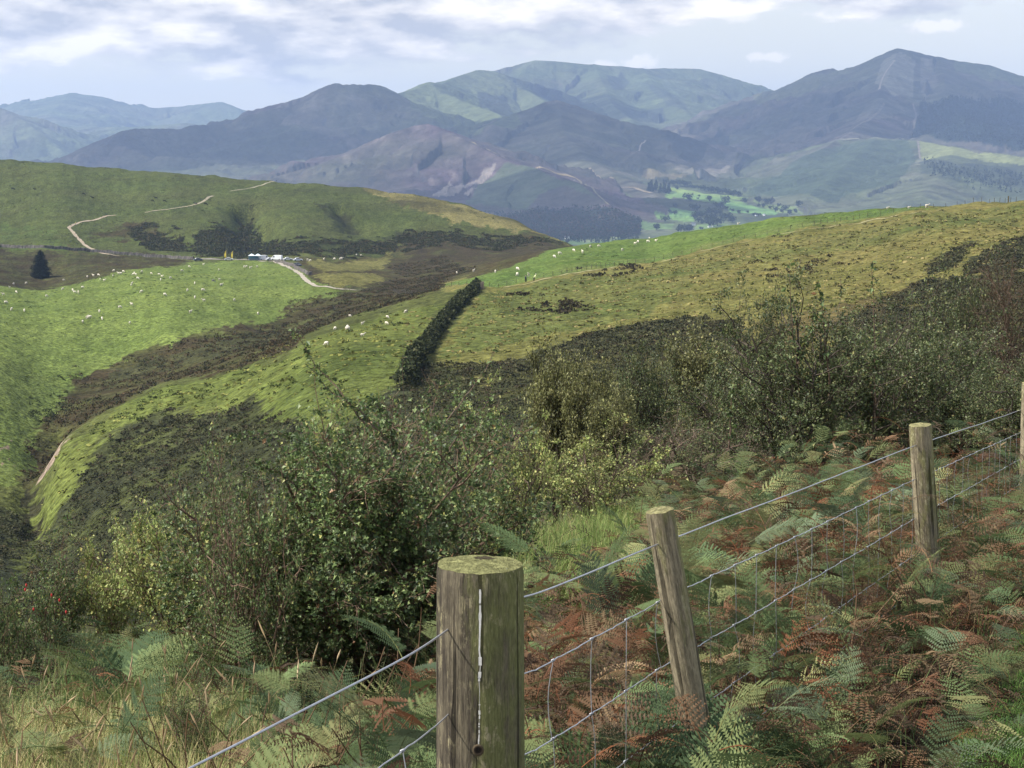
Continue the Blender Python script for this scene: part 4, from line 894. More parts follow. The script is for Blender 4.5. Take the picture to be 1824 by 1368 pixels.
# ---- scrub on the far slopes: every mound is a tuft of small leaf sprays
def in_plan(x, y, P): return in_poly(x/y+.008*fbm(x/11, y/14, 4, 3, .7), np.log(y)+.085*fbm(x/12+5, y/16, 4, 7, .7), P)
def mounds(pts, size, nq, r, cols, w, flat=.55, leaf=.32, tilt=1.0):
    n = len(pts); par = np.repeat(np.arange(n), nq)
    v = r.normal(size=(n*nq, 3)); v[:, 2] = np.abs(v[:, 2]); v /= np.linalg.norm(v, axis=1, keepdims=True); v *= (r.uniform(.35, 1, n*nq)**.5)[:, None]
    sz = size[par][:, None]*np.array([1, 1, flat])
    P = pts[par]+v*sz
    base = pal(n, r, cols, w, .2)[par]*r.uniform(.7, 1.35, (n*nq, 1))
    nn = n*nq; Fm = rots(nn, r, tilt); s = leaf*size[par]*r.uniform(.6, 1.3, nn)
    L0 = np.array([[-.5, -.5, 0], [.5, -.4, 0], [.45, .5, .12], [-.4, .45, -.1]])
    V = P[:, None]+np.einsum('nij,kj->nki', Fm, L0)*s[:, None, None]
    return V.reshape(-1, 3), np.arange(nn*4).reshape(-1, 4), np.repeat(base, 4, axis=0)
def fill(polys, n, dr, r, gap=-.6, gs=12):
    allp = np.concatenate([np.array(p) for p in polys]); u0, u1 = allp[:, 0].min(), allp[:, 0].max(); d0, d1 = dr
    # uniform over the ground: bearing uniform, distance with density proportional to distance
    u = r.uniform(u0, u1, n); d = np.sqrt(r.uniform(d0*d0, d1*d1, n)); x = u*d
    ok = np.zeros(n, bool)
    for p in polys: ok |= in_plan(x, d, p)
    ok &= fbm(x/gs, d/gs, 2, 13) > gap
    x, d = x[ok], d[ok]
    return np.stack([x, d, NEAR.height(x, d)], 1)
r = np.random.default_rng(61)
GC = ([(0.048, 0.051, 0.027), (0.066, 0.067, 0.034), (0.036, 0.039, 0.021), (0.082, 0.078, 0.041), (0.062, 0.051, 0.031)], [4, 4, 3, 1.6, 1.4])
p1 = fill(GORSE, 90000, (70, 420), r, -.55)
V, Q, Cc = mounds(p1, (.28+.6*r.uniform(0, 1, len(p1))**2)*np.clip(p1[:, 1]/220, .7, 1.2), 24, r, *GC, .5, .30, 2.4); print('gorse', len(p1))
tag(link('gorse_undergrowth', mk('gorse_undergrowth', V, Q, None, Cc, M_scrub)), 'dark green gorse and bracken covering the slopes across the dip', 'gorse', kind='stuff')
mb = MB()
rb = [poly(t) for t in ['130,667 215,642 300,622 500,575 512,545 640,522 720,492 690,474 790,460 850,478 790,500 780,520 700,547 600,572 540,600 520,625 450,647 370,667 280,687 220,717 150,757 100,792 62,850 38,845 60,772 112,708']]
p2 = fill(rb, 26000, (230, 900), r, -.2, 20)
V, Q, Cc = mounds(p2, r.uniform(.5, .95, len(p2)), 12, r, [(.065, .048, .026), (.055, .054, .027), (.085, .062, .033), (.046, .05, .024)], [4, 4, 2, 3], .6); mb.add(V, Q, None, Cc); print('rush', len(p2))
rb = [poly(t, 700) for t in ['425,368 447,368 462,395 480,415 520,430 600,433 705,430 705,446 600,456 460,458 350,455 345,432 390,412 428,398', '700,424 800,418 900,428 1000,436 900,442 720,444', '350,418 400,395 430,400 420,440 360,455', '228,402 265,402 320,420 342,440 290,446 240,430']]
p3 = fill(rb, 60000, (800, 1150), r, -.35, 25)
V, Q, Cc = mounds(p3, r.uniform(.9, 1.9, len(p3)), 12, r, [(.044, .05, .024), (.056, .06, .03), (.07, .058, .032)], [4, 3, 2]); mb.add(V, Q, None, Cc); print('hill', len(p3))
pp = poly('-200,275 0,287 250,306 480,326 700,344 850,376 980,430 700,425 400,400 300,430 100,440 -200,430', 800); p6 = fill([pp], 9000, (850, 1340), r, .12, 40)
V, Q, Cc = mounds(p6, r.uniform(.5, 1.2, len(p6)), 7, r, [(.055, .06, .024), (.07, .065, .028), (.045, .055, .022)], [3, 2, 3], .4); mb.add(V, Q, None, Cc)
# rush clumps dotted over the pastures
for txt, n, c, sz in [('900,520 1000,525 1060,545 1010,565 930,560', 60, (.05, .042, .024), (.7, 1.3)), ('1000,478 1140,470 1150,490 1060,500', 30, (.055, .048, .026), (.7, 1.4)), ('0,520 400,475 520,480 480,560 250,610 0,640', 230, (.055, .085, .024), (.3, .7)),
                      ('60,690 130,665 120,720 60,790 20,800', 130, (.05, .065, .024), (.4, .8)), ('640,560 740,540 700,620 600,640', 22, (.06, .075, .026), (.4, .8)), ('1100,470 1500,400 1800,370 1824,480 1400,520 1200,520', 260, (.075, .075, .032), (.35, .8)), ('1320,470 1480,450 1500,470 1400,500', 25, (.055, .045, .024), (.6, 1.1)), ('1040,440 1400,386 1560,372 1400,405 1200,440 1000,485', 90, (.05, .075, .024), (.3, .6)), ('150,760 300,690 500,640 640,700 480,720 300,735 180,790', 150, (.075, .095, .028), (.35, .7))]:
    pp = poly(txt); dr = [math.exp(v[1]) for v in pp]; p4 = fill([pp], n*4, (min(dr), max(dr)), r, -.1, 15)[:n]
    V, Q, Cc = mounds(p4, r.uniform(*sz, len(p4)), 18, r, [c, tuple(.7*np.array(c))], [1, 1], .6); mb.add(V, Q, None, Cc)
tag(link('rush_undergrowth', mb.mesh('rush_undergrowth', M_scrub)), 'brown rushes and rough scrub in the damp hollows', 'rushes', kind='stuff')
pp = poly('0,512 200,490 340,470 470,466 560,508 620,520 500,568 300,618 130,665 60,770 0,850'); p7 = fill([pp], 9000, (330, 700), r, -.05, 9)
V, Q, Cc = mounds(p7, r.uniform(.12, .34, len(p7)), 6, r, [(.085, .125, .032), (.07, .10, .03), (.12, .15, .045)], [3, 3, 2], .5)
tag(link('pasture_grass', mk('pasture_grass', V, Q, None, Cc, M_scrub)), 'coarse grass tufts on the bright green field', 'grass', kind='stuff')
# tussocks of pale grass on the tan slope
pp = [poly(t) for t in ['860,520 1240,455 1640,385 1824,365 1900,480 1640,495 1500,560 1330,560 1220,555 1010,605 930,635 790,640', '560,602 790,540 740,622 640,742 440,722 300,732 200,742 110,802 62,935 110,900 200,770 380,672']]
p5 = fill(pp, 7000, (180, 480), r, -.5, 14)
V, Q, Cc = mounds(p5, r.uniform(.3, .75, len(p5)), 7, r, [(.20, .17, .065), (.15, .15, .046), (.24, .2, .085), (.12, .125, .04)], [3, 4, 2, 3], .3, .6, 3.5)
gc = np.array([.13, .14, .036]); lft = (V[:, 0]/V[:, 1] < -.06)[:, None]; Cc = np.where(lft, Cc*.3+.7*gc*Cc.mean(1, keepdims=True)/.10, Cc)
tag(link('tussock_grass', mk('tussock_grass', V, Q, None, Cc, M_scrub)), 'yellowing tussocky grass on the near hillside', 'grass', kind='stuff'); print('tuss', len(p5))
# ================================================================== the stock fence
def fz(d, tab): return float(np.interp(d, tab[0], tab[1]))
DT = [1.0, 3.08, 4.1, 5.32, 9.4, 13.5, 18]
WIRE = {'top': (DT, [-1.02, -1.055, -1.075, -1.165, -1.52, -1.915, -2.34]),
        1: (DT, [-1.24, -1.265, -1.275, -1.345, -1.705, -2.09, -2.51]), 2: (DT, [-1.45, -1.475, -1.485, -1.56, -1.92, -2.30, -2.72]),
        3: (DT, [-1.66, -1.685, -1.695, -1.775, -2.12, -2.50, -2.92]), 4: (DT, [-1.86, -1.885, -1.895, -1.975, -2.32, -2.70, -3.12])}
def fx(d): return -.07+.448*(d-4.1) if d < 4.1 else FENX(d)+.0035*0
YOFF = .10    # wire passes behind the thick post and in front of the others
fence = empty('stock_fence', (FENX(4.1), 4.1, ground(FENX(4.1), 4.1)), 'weathered post and galvanised wire stock fence climbing away to the right', 'fence')
def child(name, me, parent=fence, world_loc=(0, 0, 0), rot=None):
    o = link(name, me, parent); o.matrix_parent_inverse = Matrix.Identity(4)
    o.location = Vector(world_loc)-Vector(fence.location) if parent is fence else Vector(world_loc)
    if rot: o.rotation_euler = rot
    return o
def wood_mat(name, dark, mid, pale, green, gamt, seed):
    m, nt, b = new_mat(name); L = nt.links
    tcn = N(nt, 'ShaderNodeTexCoord'); 
    def tex(sc, det=6, ro=.65, off=0):
        mp = N(nt, 'ShaderNodeMapping'); mp.inputs['Scale'].default_value = sc; mp.inputs['Location'].default_value = (seed*3.1+off, off*2, seed)
        L.new(tcn.outputs['Object'], mp.inputs['Vector']); n = N(nt, 'ShaderNodeTexNoise', Scale=1.0, Detail=det, Roughness=ro); L.new(mp.outputs[0], n.inputs['Vector']); return n.outputs[0]
    grain = tex((95, 95, 6), 7, .75); blot = tex((11, 11, 2.6), 5, .6, 4); fine = tex((260, 260, 45), 4, .7, 7); crack = tex((46, 46, .9), 3, .45, 11); lich = tex((42, 42, 22), 6, .72, 15)
    def rng_(v, a, b_, lo=0, hi=1):
        n = N(nt, 'ShaderNodeMapRange'); n.inputs['From Min'].default_value = a; n.inputs['From Max'].default_value = b_; n.inputs['To Min'].default_value = lo; n.inputs['To Max'].default_value = hi; L.new(v, n.inputs['Value']); return n.outputs[0]
    def mix(f, A, B, blend='MIX'):
        n = N(nt, 'ShaderNodeMix', data_type='RGBA', blend_type=blend)
        for k, v in ((0, f), (6, A), (7, B)):
            if hasattr(v, 'links') or hasattr(v, 'is_linked'): L.new(v, n.inputs[k])
            else: n.inputs[k].default_value = v if not isinstance(v, tuple) else (*v, 1)
        return n.outputs[2]
    sp = N(nt, 'ShaderNodeSeparateXYZ'); L.new(tcn.outputs['Object'], sp.inputs[0])
    side = rng_(sp.outputs['X'], -.06, .09, 0, 1)
    gm = N(nt, 'ShaderNodeMath', operation='ADD'); L.new(side, gm.inputs[0]); L.new(rng_(blot, .35, .65, -.8, .8), gm.inputs[1])
    dm = N(nt, 'ShaderNodeMath', operation='ADD'); L.new(rng_(grain, .36, .64), dm.inputs[0]); L.new(rng_(blot, .40, .62, .4, -.85), dm.inputs[1]); dm.use_clamp = True
    c = mix(dm.outputs[0], dark, mid)
    c = mix(rng_(gm.outputs[0], .25, .8, 0, gamt), c, green)
    pm = N(nt, 'ShaderNodeMath', operation='MULTIPLY'); L.new(rng_(lich, .52, .60), pm.inputs[0]); L.new(rng_(blot, .42, .6), pm.inputs[1])
    pm2 = N(nt, 'ShaderNodeMath', operation='MULTIPLY'); L.new(pm.outputs[0], pm2.inputs[0]); L.new(rng_(grain, .4, .56), pm2.inputs[1])
    c = mix(pm2.outputs[0], c, pale)
    ck = rng_(crack, .335, .36, .35, 1)
    c = mix(1.0, c, ck, 'MULTIPLY'); c = mix(.8, c, rng_(fine, .3, .7, .55, 1.4), 'MULTIPLY')
    L.new(c, b.inputs['Base Color']); b.inputs['Roughness'].default_value = .92; b.inputs['Specular IOR Level'].default_value = .15
    h = N(nt, 'ShaderNodeMath', operation='MULTIPLY_ADD'); L.new(grain, h.inputs[0]); h.inputs[1].default_value = 1.0; L.new(ck, h.inputs[2])
    h2 = N(nt, 'ShaderNodeMath', operation='MULTIPLY_ADD'); L.new(fine, h2.inputs[0]); h2.inputs[1].default_value = .5; L.new(h.outputs[0], h2.inputs[2])
    bp = N(nt, 'ShaderNodeBump', Strength=1.0, Distance=.007); L.new(h2.outputs[0], bp.inputs['Height']); L.new(bp.outputs[0], b.inputs['Normal'])
    return m
W1 = wood_mat('weathered strainer wood', (.056, .047, .036), (.165, .142, .096), (.42, .37, .22), (.18, .185, .075), .95, 1)
W2 = wood_mat('weathered stake wood', (.13, .11, .075), (.33, .28, .185), (.50, .46, .29), (.29, .28, .11), .7, 2)
M_moss = col_mat('moss', .95, .05, var=.55, vscale=60, bump=1.0, bscale=140, bdist=.01)
def post_mesh(rt, rb_, h, seed, nseg=56, nring=60, ecc=.02):
    """round timber, top at z=0 down to -h, grooved and slightly out of round"""
    a = np.arange(nseg)/nseg*2*np.pi; z = -h*np.linspace(0, 1, nring)**1.05
    A, Z = np.meshgrid(a, z); rr = rt+(rb_-rt)*(-Z/h)
    gro = fbm(np.cos(A)*7+np.sin(A)*3, np.sin(A)*7+Z*.55, 3, seed)
    rr = rr*(1+ecc*np.cos(2*A+seed)+.024*gro+.006*fbm(A*12/6.28*3, Z*9, 2, seed+3))
    rr[0] *= .975; rr[1] *= .994
    V = np.stack([rr*np.cos(A), rr*np.sin(A), Z+.005*fbm(np.cos(A)*1.6, np.sin(A)*1.6, 3, seed+9)*(np.arange(nring)[:, None] == 0)], -1).reshape(-1, 3)
    idn = np.arange(nseg*nring).reshape(nring, nseg); n2 = np.roll(idn, -1, 1)
    Q = np.stack([idn[:-1], idn[1:], n2[1:], n2[:-1]], -1).reshape(-1, 4)
    return V, Q, idn[0]
def top_disc(ring, seed, dome, sink, nr=9):
    """end grain disc over a ring of rim points"""
    n = len(ring); V = []; Q = []; T = []; c0 = ring.mean(0)
    for k in range(nr):
        f = 1-k/nr; p = c0+(ring-c0)*f; p[:, 2] += dome*(1-f*f)+sink+(.0035*fbm(p[:, 0]*60, p[:, 1]*60, 3, seed) if k else 0); V.append(p)
    V = np.concatenate(V+[[c0+[0, 0, dome+sink]]]); idn = np.arange(n*nr).reshape(nr, n); n2 = np.roll(idn, -1, 1)
    Q = np.stack([idn[:-1], n2[:-1], n2[1:], idn[1:]], -1).reshape(-1, 4); T = np.stack([idn[-1], n2[-1], np.full(n, n*nr)], -1)
    return V, Q, T
def add_post(p_top, rt, rb_, h, seed, mat, rot, label, moss=(.15, .15, .045), name='post'):
    V, Q, top = post_mesh(rt, rb_, h, seed)
    o = child(name, mk(name, V, Q, None, None, mat, True), fence, p_top, rot); o['label'] = label
    Vd, Qd, Td = top_disc(V[top], seed, .004, .0005)
    n_ = fbm(Vd[:, 0]*40, Vd[:, 1]*40, 3, seed+2); rad = np.linalg.norm(Vd[:, :2], axis=1)/rt
    ringp = .85+.15*np.sin(rad*55+3*n_)
    cc = np.array(moss)*(ringp*(1+.5*n_))[:, None]; dk = (np.hypot(Vd[:, 0]-.01, Vd[:, 1]-rt*.55) < rt*.22+.01*n_)
    if seed == 1: cc[dk] = (.055, .045, .03)
    t_ = link('mossy_top', mk('mossy_top', Vd, Qd, Td, cc, M_moss, True), o); t_.matrix_parent_inverse = Matrix.Identity(4)
    return o, V
p1 = at(855.5, 998, 4.1); p1[1] = 4.06
P1, V1 = add_post(p1, .1, .108, 1.35, 1, W1, (0, 0, 0), 'thick mossy post with a white dribble down its face', (.225, .225, .10))
# white dribble: a raised, broken crust following the grain
r = np.random.default_rng(71); mb = MB(); zz = np.linspace(-.035, -.40, 150)
for k in range(len(zz)-1):
    f = k/150
    thin = fbm(f*16, 0, 2, 5) < -.42+.25*f or (.62 < f < .95 and fbm(f*45, 3, 2, 8) < -.05)
    wd = .0028+.0028*max(0, fbm(f*9, 1, 3, 2))*2+(.003 if .42 < f < .56 else 0); wd *= .75*(1-.45*f)*(.22 if thin else 1)
    def pt(z, o):
        a = -math.pi/2+(.045*(1-f)*1-.02+.035*fbm(z*14, 2, 3, 4))+o/.1; rr_ = .1+.008*(-z/1.35)+.0022
        e = np.cos(2*a+1)*.02; return [rr_*(1+e+.008)*math.cos(a), rr_*(1+e+.008)*math.sin(a), z]
    q = [pt(zz[k], -wd), pt(zz[k], wd), pt(zz[k+1], wd), pt(zz[k+1], -wd)]
    mb.add(q, [[0, 3, 2, 1]], None, (.72, .70, .64))
sk = link('white_dribble', mb.mesh('white_dribble', col_mat('dropping', .7, .2, var=.2, vscale=200)), P1); sk.matrix_parent_inverse = Matrix.Identity(4)
# knot
ang = np.linspace(0, 2*np.pi, 20, endpoint=False); mb = MB()
for k, (rk, out, c) in enumerate([(.0125, .0005, (.10, .08, .05)), (.0095, .0035, (.085, .065, .04)), (.006, .002, (.03, .022, .016)), (.001, -.001, (.02, .015, .01))]):
    pass
rings = [(.0125, .0008), (.0095, .004), (.0055, .0015), (.0005, .0005)]; V = []
for rk, out in rings:
    for a in ang:
        th = -math.pi/2-.03+rk*math.cos(a)/.1; V.append([(.104+out)*math.cos(th), (.104+out)*math.sin(th), -.41+rk*1.15*math.sin(a)])
idn = np.arange(80).reshape(4, 20); n2 = np.roll(idn, -1, 1); Q = np.stack([idn[:-1], n2[:-1], n2[1:], idn[1:]], -1).reshape(-1, 4)
kn = link('knot', mk('knot', V, Q, None, np.repeat([(.11, .085, .05), (.08, .06, .04), (.025, .018, .014), (.015, .012, .01)], 20, axis=0), M_bark, True), P1); kn.matrix_parent_inverse = Matrix.Identity(4)
def stake(px, py, d, wpx, lean_px, seed, label, h=1.5):
    u, s = ray(px, py); p = np.array([float(u)*d, d, float(s)*d]); rt = wpx/F*d/2
    ry = math.atan2(lean_px[0], lean_px[1]); o, _ = add_post(p, rt, rt*1.12, h, seed, W2, (R(2), -ry, 0), label, (.30, .28, .14)); return o
s2 = stake(1175, 909, 5.37, 52, (54, 305), 2, 'thin leaning post, second from the thick mossy one', 1.3)
s3 = stake(1639, 757, 9.46, 41, (34, 345), 3, 'pale upright stake near the right edge', 1.35)
s4 = stake(1835, 682, 13.55, 30, (8, 300), 4, 'stake cut off by the right edge', 1.4)
V0, Q0, _ = post_mesh(.05, .055, 1.45, 5); child('post', mk('post', V0, Q0, None, None, W2, True), fence, (fx(1.0)-.04, 1.0, -.9))
# wires
M_wire = col_mat('galvanised wire', .42, .5, metal=.75, var=.2, vscale=60)
STEEL = (.50, .51, .53)
ds = np.concatenate([np.arange(1.0, 4.1, .025), np.arange(4.1, 17, .02)])
def wire_line(key, rad, wavy, seed):
    z = np.interp(ds, *WIRE[key]); x = np.array([fx(d) for d in ds]); y = ds.copy()
    dz = np.zeros_like(ds)
    if wavy:
        ph = (ds/.268)%1; dz = wavy*(np.exp(-((ph-.0)/.06)**2)+np.exp(-((ph-1)/.06)**2)-np.exp(-((ph-.5)/.05)**2)*.8)+wavy*.5*fbm(ds*5, ds*0, 2, seed)
    # pass behind the thick post
    y = y+.115*np.exp(-((ds-4.1)/.22)**2)
    return np.stack([x, y, z+dz+.004*fbm(ds*1.1, ds*0, 2, seed+3)], 1)
pt_ = wire_line('top', .0024, 0, 1); V, Q = tubes(pt_[None], np.full((1, len(pt_)), .0024), 6)
child('top_wire', mk('top_wire', V, Q, None, np.tile(STEEL, (len(V), 1)), M_wire, True))
mb = MB(); lines = {}
for key in (1, 2, 3, 4):
    p = wire_line(key, .0017, .0032, key+4); lines[key] = p; V, Q = tubes(p[None], np.full((1, len(p)), .0018), 6); mb.add(V, Q, None, STEEL)
r = np.random.default_rng(73)
for dd in np.arange(1.05, 16.6, .268):
    if abs(dd-4.1) < .12: continue
    for key in (1, 2, 3):
        a = np.array([np.interp(dd, ds, lines[key][:, i]) for i in range(3)]); d2 = dd+r.normal()*.012+.01; b_ = np.array([np.interp(d2, ds, lines[key+1][:, i]) for i in range(3)])
        tt = np.linspace(0, 1, 7)[:, None]; p = a+(b_-a)*tt; p += np.sin(tt*np.pi)*r.normal(size=3)*.008*[1, .3, .1]
        V, Q = tubes(p[None], np.full((1, 7), .0013), 5); mb.add(V, Q, None, tuple(.85*np.array(STEEL)))
        # wrapped hinge joint
        tw = np.linspace(0, 1, 22); ph = tw*2*np.pi*3.2; ax = np.array([.39, .92, -.08]); e1 = np.array([-.92, .39, 0]); e2 = np.array([0, 0, 1.])
        for c_ in ((a,) if key < 3 else (a, b_)):
            hp = c_+ax*(tw[:, None]-.5)*.016+.0032*(np.cos(ph)[:, None]*e1+np.sin(ph)[:, None]*e2); V, Q = tubes(hp[None], np.full((1, 22), .0013), 4); mb.add(V, Q, None, tuple(.9*np.array(STEEL)))
child('wire_netting', mb.mesh('wire_netting', M_wire, True))
def staple(d, key):
    c = np.array([fx(d), d, np.interp(d, *WIRE[key])]); a = np.linspace(-.3, np.pi+.6, 14)
    P = c+np.stack([.012*np.cos(a)+.004, -.004+0*a, .009*np.sin(a)], 1)*1.0; V, Q = tubes(P[None], np.full((1, 14), .0017), 5)
    child('staple', mk('staple', V, Q, None, np.tile(STEEL, (len(V), 1)), M_wire, True))
for d, k in ((5.42, 'top'), (5.45, 1), (9.52, 'top'), (9.52, 1)): staple(d, k)

# ================================================================== animals, people, cars, trees far off
def loft(P, Rx, Rz, k=8):
    """closed body from elliptical sections along a spine (n,3)"""
    P = np.asarray(P, float); n = len(P); a = np.arange(k)/k*2*np.pi; T = np.gradient(P, axis=0); T /= np.linalg.norm(T, axis=1, keepdims=True)
    ref = np.array([0, 1., 0]); A = np.tile(ref, (n, 1)); A -= (A*T).sum(1, keepdims=True)*T; A /= np.linalg.norm(A, axis=1, keepdims=True)+1e-9; B = np.cross(T, A)
    V = P[:, None]+A[:, None]*(np.cos(a)[None, :, None]*np.asarray(Rx)[:, None, None])+B[:, None]*(np.sin(a)[None, :, None]*np.asarray(Rz)[:, None, None])
    idn = np.arange(n*k).reshape(n, k); n2 = np.roll(idn, -1, 1); Q = np.stack([idn[:-1], n2[:-1], n2[1:], idn[1:]], -1).reshape(-1, 4)
    V = np.concatenate([V.reshape(-1, 3), P[:1], P[-1:]]); T_ = np.concatenate([np.stack([n2[0], idn[0], np.full(k, n*k)], -1), np.stack([idn[-1], n2[-1], np.full(k, n*k+1)], -1)])
    return V, Q, T_
M_anim = col_mat('fleece', .95, .05, var=.15, vscale=9)
def quadruped(name, L, H, body, head, wool, seed, graze):
    r = np.random.default_rng(seed); mb = MB(); bh = H*.62; bl = L*.62; fat = H*(.30 if wool else .23)
    xs = np.array([-.5, -.42, -.2, .1, .35, .5])*bl; P = np.stack([xs, 0*xs, H-fat*.95+np.array([-.03, .02, 0, -.01, .02, .03])*H], 1)
    V, Q, T = loft(P, fat*np.array([.35, .72, .88, .92, .82, .45]), fat*np.array([.4, .85, 1, 1.02, .95, .5]), 10)
    V[:, :] += .012*r.normal(size=V.shape)*(1.6 if wool else .4); mb.add(V, Q, T, body)
    nz = H*.95; hx = bl*.5+L*.26; hz = .12*H if graze else H*1.12
    P = np.array([[bl*.42, 0, H-fat*.7], [bl*.5+L*.08, 0, (H-fat*.5)*.6+hz*.4], [hx-L*.02, 0, hz+.06], [hx+L*.1, 0, hz-.01], [hx+L*.16, 0, hz-.05]])
    V, Q, T = loft(P, H*np.array([.15, .12, .10, .075, .05]), H*np.array([.2, .15, .11, .085, .055]), 8); mb.add(V, Q, T, np.array([body]*16+[head]*(len(V)-16)))
    for sy in (-1, 1):
        P = np.array([[hx, sy*H*.09, hz+.09*H], [hx-.02, sy*H*.17, hz+.11*H], [hx-.03, sy*H*.23, hz+.09*H]]); V, Q, T = loft(P, H*np.array([.03, .045, .01]), H*np.array([.02, .03, .01]), 5); mb.add(V, Q, T, head)
        for sx, kn in ((-.38, .05), (.36, -.03)):
            x0 = sx*bl; P = np.array([[x0, sy*fat*.5, H-fat*1.2], [x0+kn*H, sy*fat*.5, (H-fat)*.55], [x0-kn*H*.6, sy*fat*.5, .12*H], [x0, sy*fat*.5, -.03]])
            V, Q, T = loft(P, H*np.array([.10, .06, .035, .045]), H*np.array([.12, .06, .035, .045]), 6); mb.add(V, Q, T, head if wool else body)
    P = np.array([[-bl*.49, 0, H-fat*.4], [-bl*.56, 0, H*.55], [-bl*.56, 0, H*.35]]); V, Q, T = loft(P, H*np.array([.04, .05, .02]), H*np.array([.04, .05, .02]), 5); mb.add(V, Q, T, body)
    return mb.mesh(name, M_anim, True)
CREAM = (.72, .66, .55)
sheep_m = [quadruped('sheep', 1.25, .82, c, h, True, s, g) for s, (c, h, g) in enumerate([(CREAM, (.60, .55, .47), True), ((.76, .70, .58), (.55, .5, .42), True), ((.68, .62, .5), (.62, .57, .5), False), ((.75, .68, .58), (.45, .42, .38), True)])]
grey_m = quadruped('sheep', 1.25, .82, (.16, .15, .15), (.4, .38, .36), True, 9, True)
cow_m = [quadruped('cow', 2.4, 1.42, (.018, .015, .014), (.016, .013, .012), False, s, g) for s, g in ((3, True), (4, False))]
r = np.random.default_rng(81)
def animal(px, py, me, name, cat, label, group, dmin, sc=1.0, az=None):
    p = NEAR.hit(px, py, dmin); o = link(name, me, None, p-[0, 0, .02], r.uniform(0, 6.28) if az is None else az, sc*r.uniform(.92, 1.08)); tag(o, label, cat, group)
z4 = "597,243 646,248 622,258 634,257 592,271 516,267 490,271 458,276 704,255 700,262 712,265 743,251 792,258 833,263 849,276 843,291 721,285 526,290 546,296 893,282 953,243 991,222 1066,211 1147,239 1021,309 1150,290 1160,319 983,346 1063,346 1022,385 1069,404 863,372 743,354 688,322 692,312 330,340 381,346 391,357 411,361 432,331 244,377 85,357 51,332 72,314 138,308 334,293 18,370 30,412 62,448 128,453 691,422 628,438 521,459 472,491 456,495 434,514 535,500 681,522 998,465 1228,399 1352,470 1280,222 1312,228 1347,223 1292,222"
for k, t in enumerate(z4.split()):
    x, y = map(float, t.split(',')); animal(x/2.942, 400+y/2.942+1, sheep_m[k % 4], 'sheep', 'sheep', 'white sheep scattered over the bright green field below the parked cars', 'sheep on the bright green field', 380)
animal(1117/2.942, 400+299/2.942+1, grey_m, 'sheep', 'sheep', 'grey fleeced sheep among the white ones on the bright green field', None, 380, 1.1, .2)
for t in "1757,548 1818,550 1712,630".split():
    x, y = map(float, t.split(',')); animal(x/2.942, 400+y/2.942+1, sheep_m[0], 'sheep', 'sheep', 'white sheep on the yellow green spur between the brown hollow and hedge', 'sheep left of the hedge', 250, .7)
for k, t in enumerate("62,548 57,540 134,523 264,488 260,523 363,461 134,586 68,483".split()):
    x, y = map(float, t.split(',')); animal(600+x/2.942, 400+y/2.942+1, sheep_m[k % 4], 'sheep', 'sheep', 'white sheep on the yellow green spur between the brown hollow and hedge', 'sheep left of the hedge', 250, .66)
for k, t in enumerate("628,255 717,247 831,249 946,237 946,266 1005,270 1139,172 1167,155 1241,139 1288,149 1328,121 1372,117 1496,137 1563,104 1578,91 1630,92 1638,75 1672,88".split()):
    x, y = map(float, t.split(',')); animal(600+x/2.942, 400+y/2.942+1, sheep_m[(k+1) % 4], 'sheep', 'sheep', 'white sheep on the long green field above the fenced track', 'sheep on the long green field', 380, 1.1)
for k, t in enumerate("127,165 103,162 25,182 15,185".split()):
    x, y = map(float, t.split(',')); animal(600+x/2.942, 400+y/2.942+1, sheep_m[k % 4], 'sheep', 'sheep', 'white sheep on the pale yellow paddock right of the parked vans', 'sheep on the pale paddock', 500, 1.15)
for k, (x, y) in enumerate([(548, 464), (553, 465), (577, 463), (596, 462), (608, 461)]):
    animal(x, y+1, sheep_m[k % 4], 'sheep', 'sheep', 'white sheep on the pale yellow paddock right of the parked vans', 'sheep on the pale paddock', 500, 1.15)
for k, (x, y, lb) in enumerate([(1581, 372.5, 'lone white sheep on the crest left of the big skyline sheep'), (1651, 370.5, 'biggest white sheep standing on the crest at the end of the green field'), (1315, 393.5, 'white sheep on the green crest just below the far white houses'), (1619, 372, 'small white sheep low on the crest between two others')]):
    animal(x, y, sheep_m[2], 'sheep', 'sheep', lb, None, 380, 1.25 if k == 1 else .8, .3)
cows = [(67,758,'black cow leftmost of all on the hill pasture'),(184,760,'black cow second from the left edge of the hill pasture'),(437,786,'small black cow standing above the path bend'),(486,806,'black cow grazing alone above the middle of the hill path'),(797,819,'lower black cow of the close pair on the hill'),(818,807,'upper black cow of the close pair on the hill'),(861,824,'black cow just right of the close pair on the hill'),(1027,836,'black cow on the hill path below its pale bend'),(1075,836,'black cow beside the hill path, right of another')]
for k, (x, y, lb) in enumerate(cows): animal(x/2.942, 80+y/2.942+1.5, cow_m[k % 2], 'cow', 'cow', lb, 'black cows on the hill', 800, 1.0 if k != 2 else .8, (.2, 3.3)[k % 2])

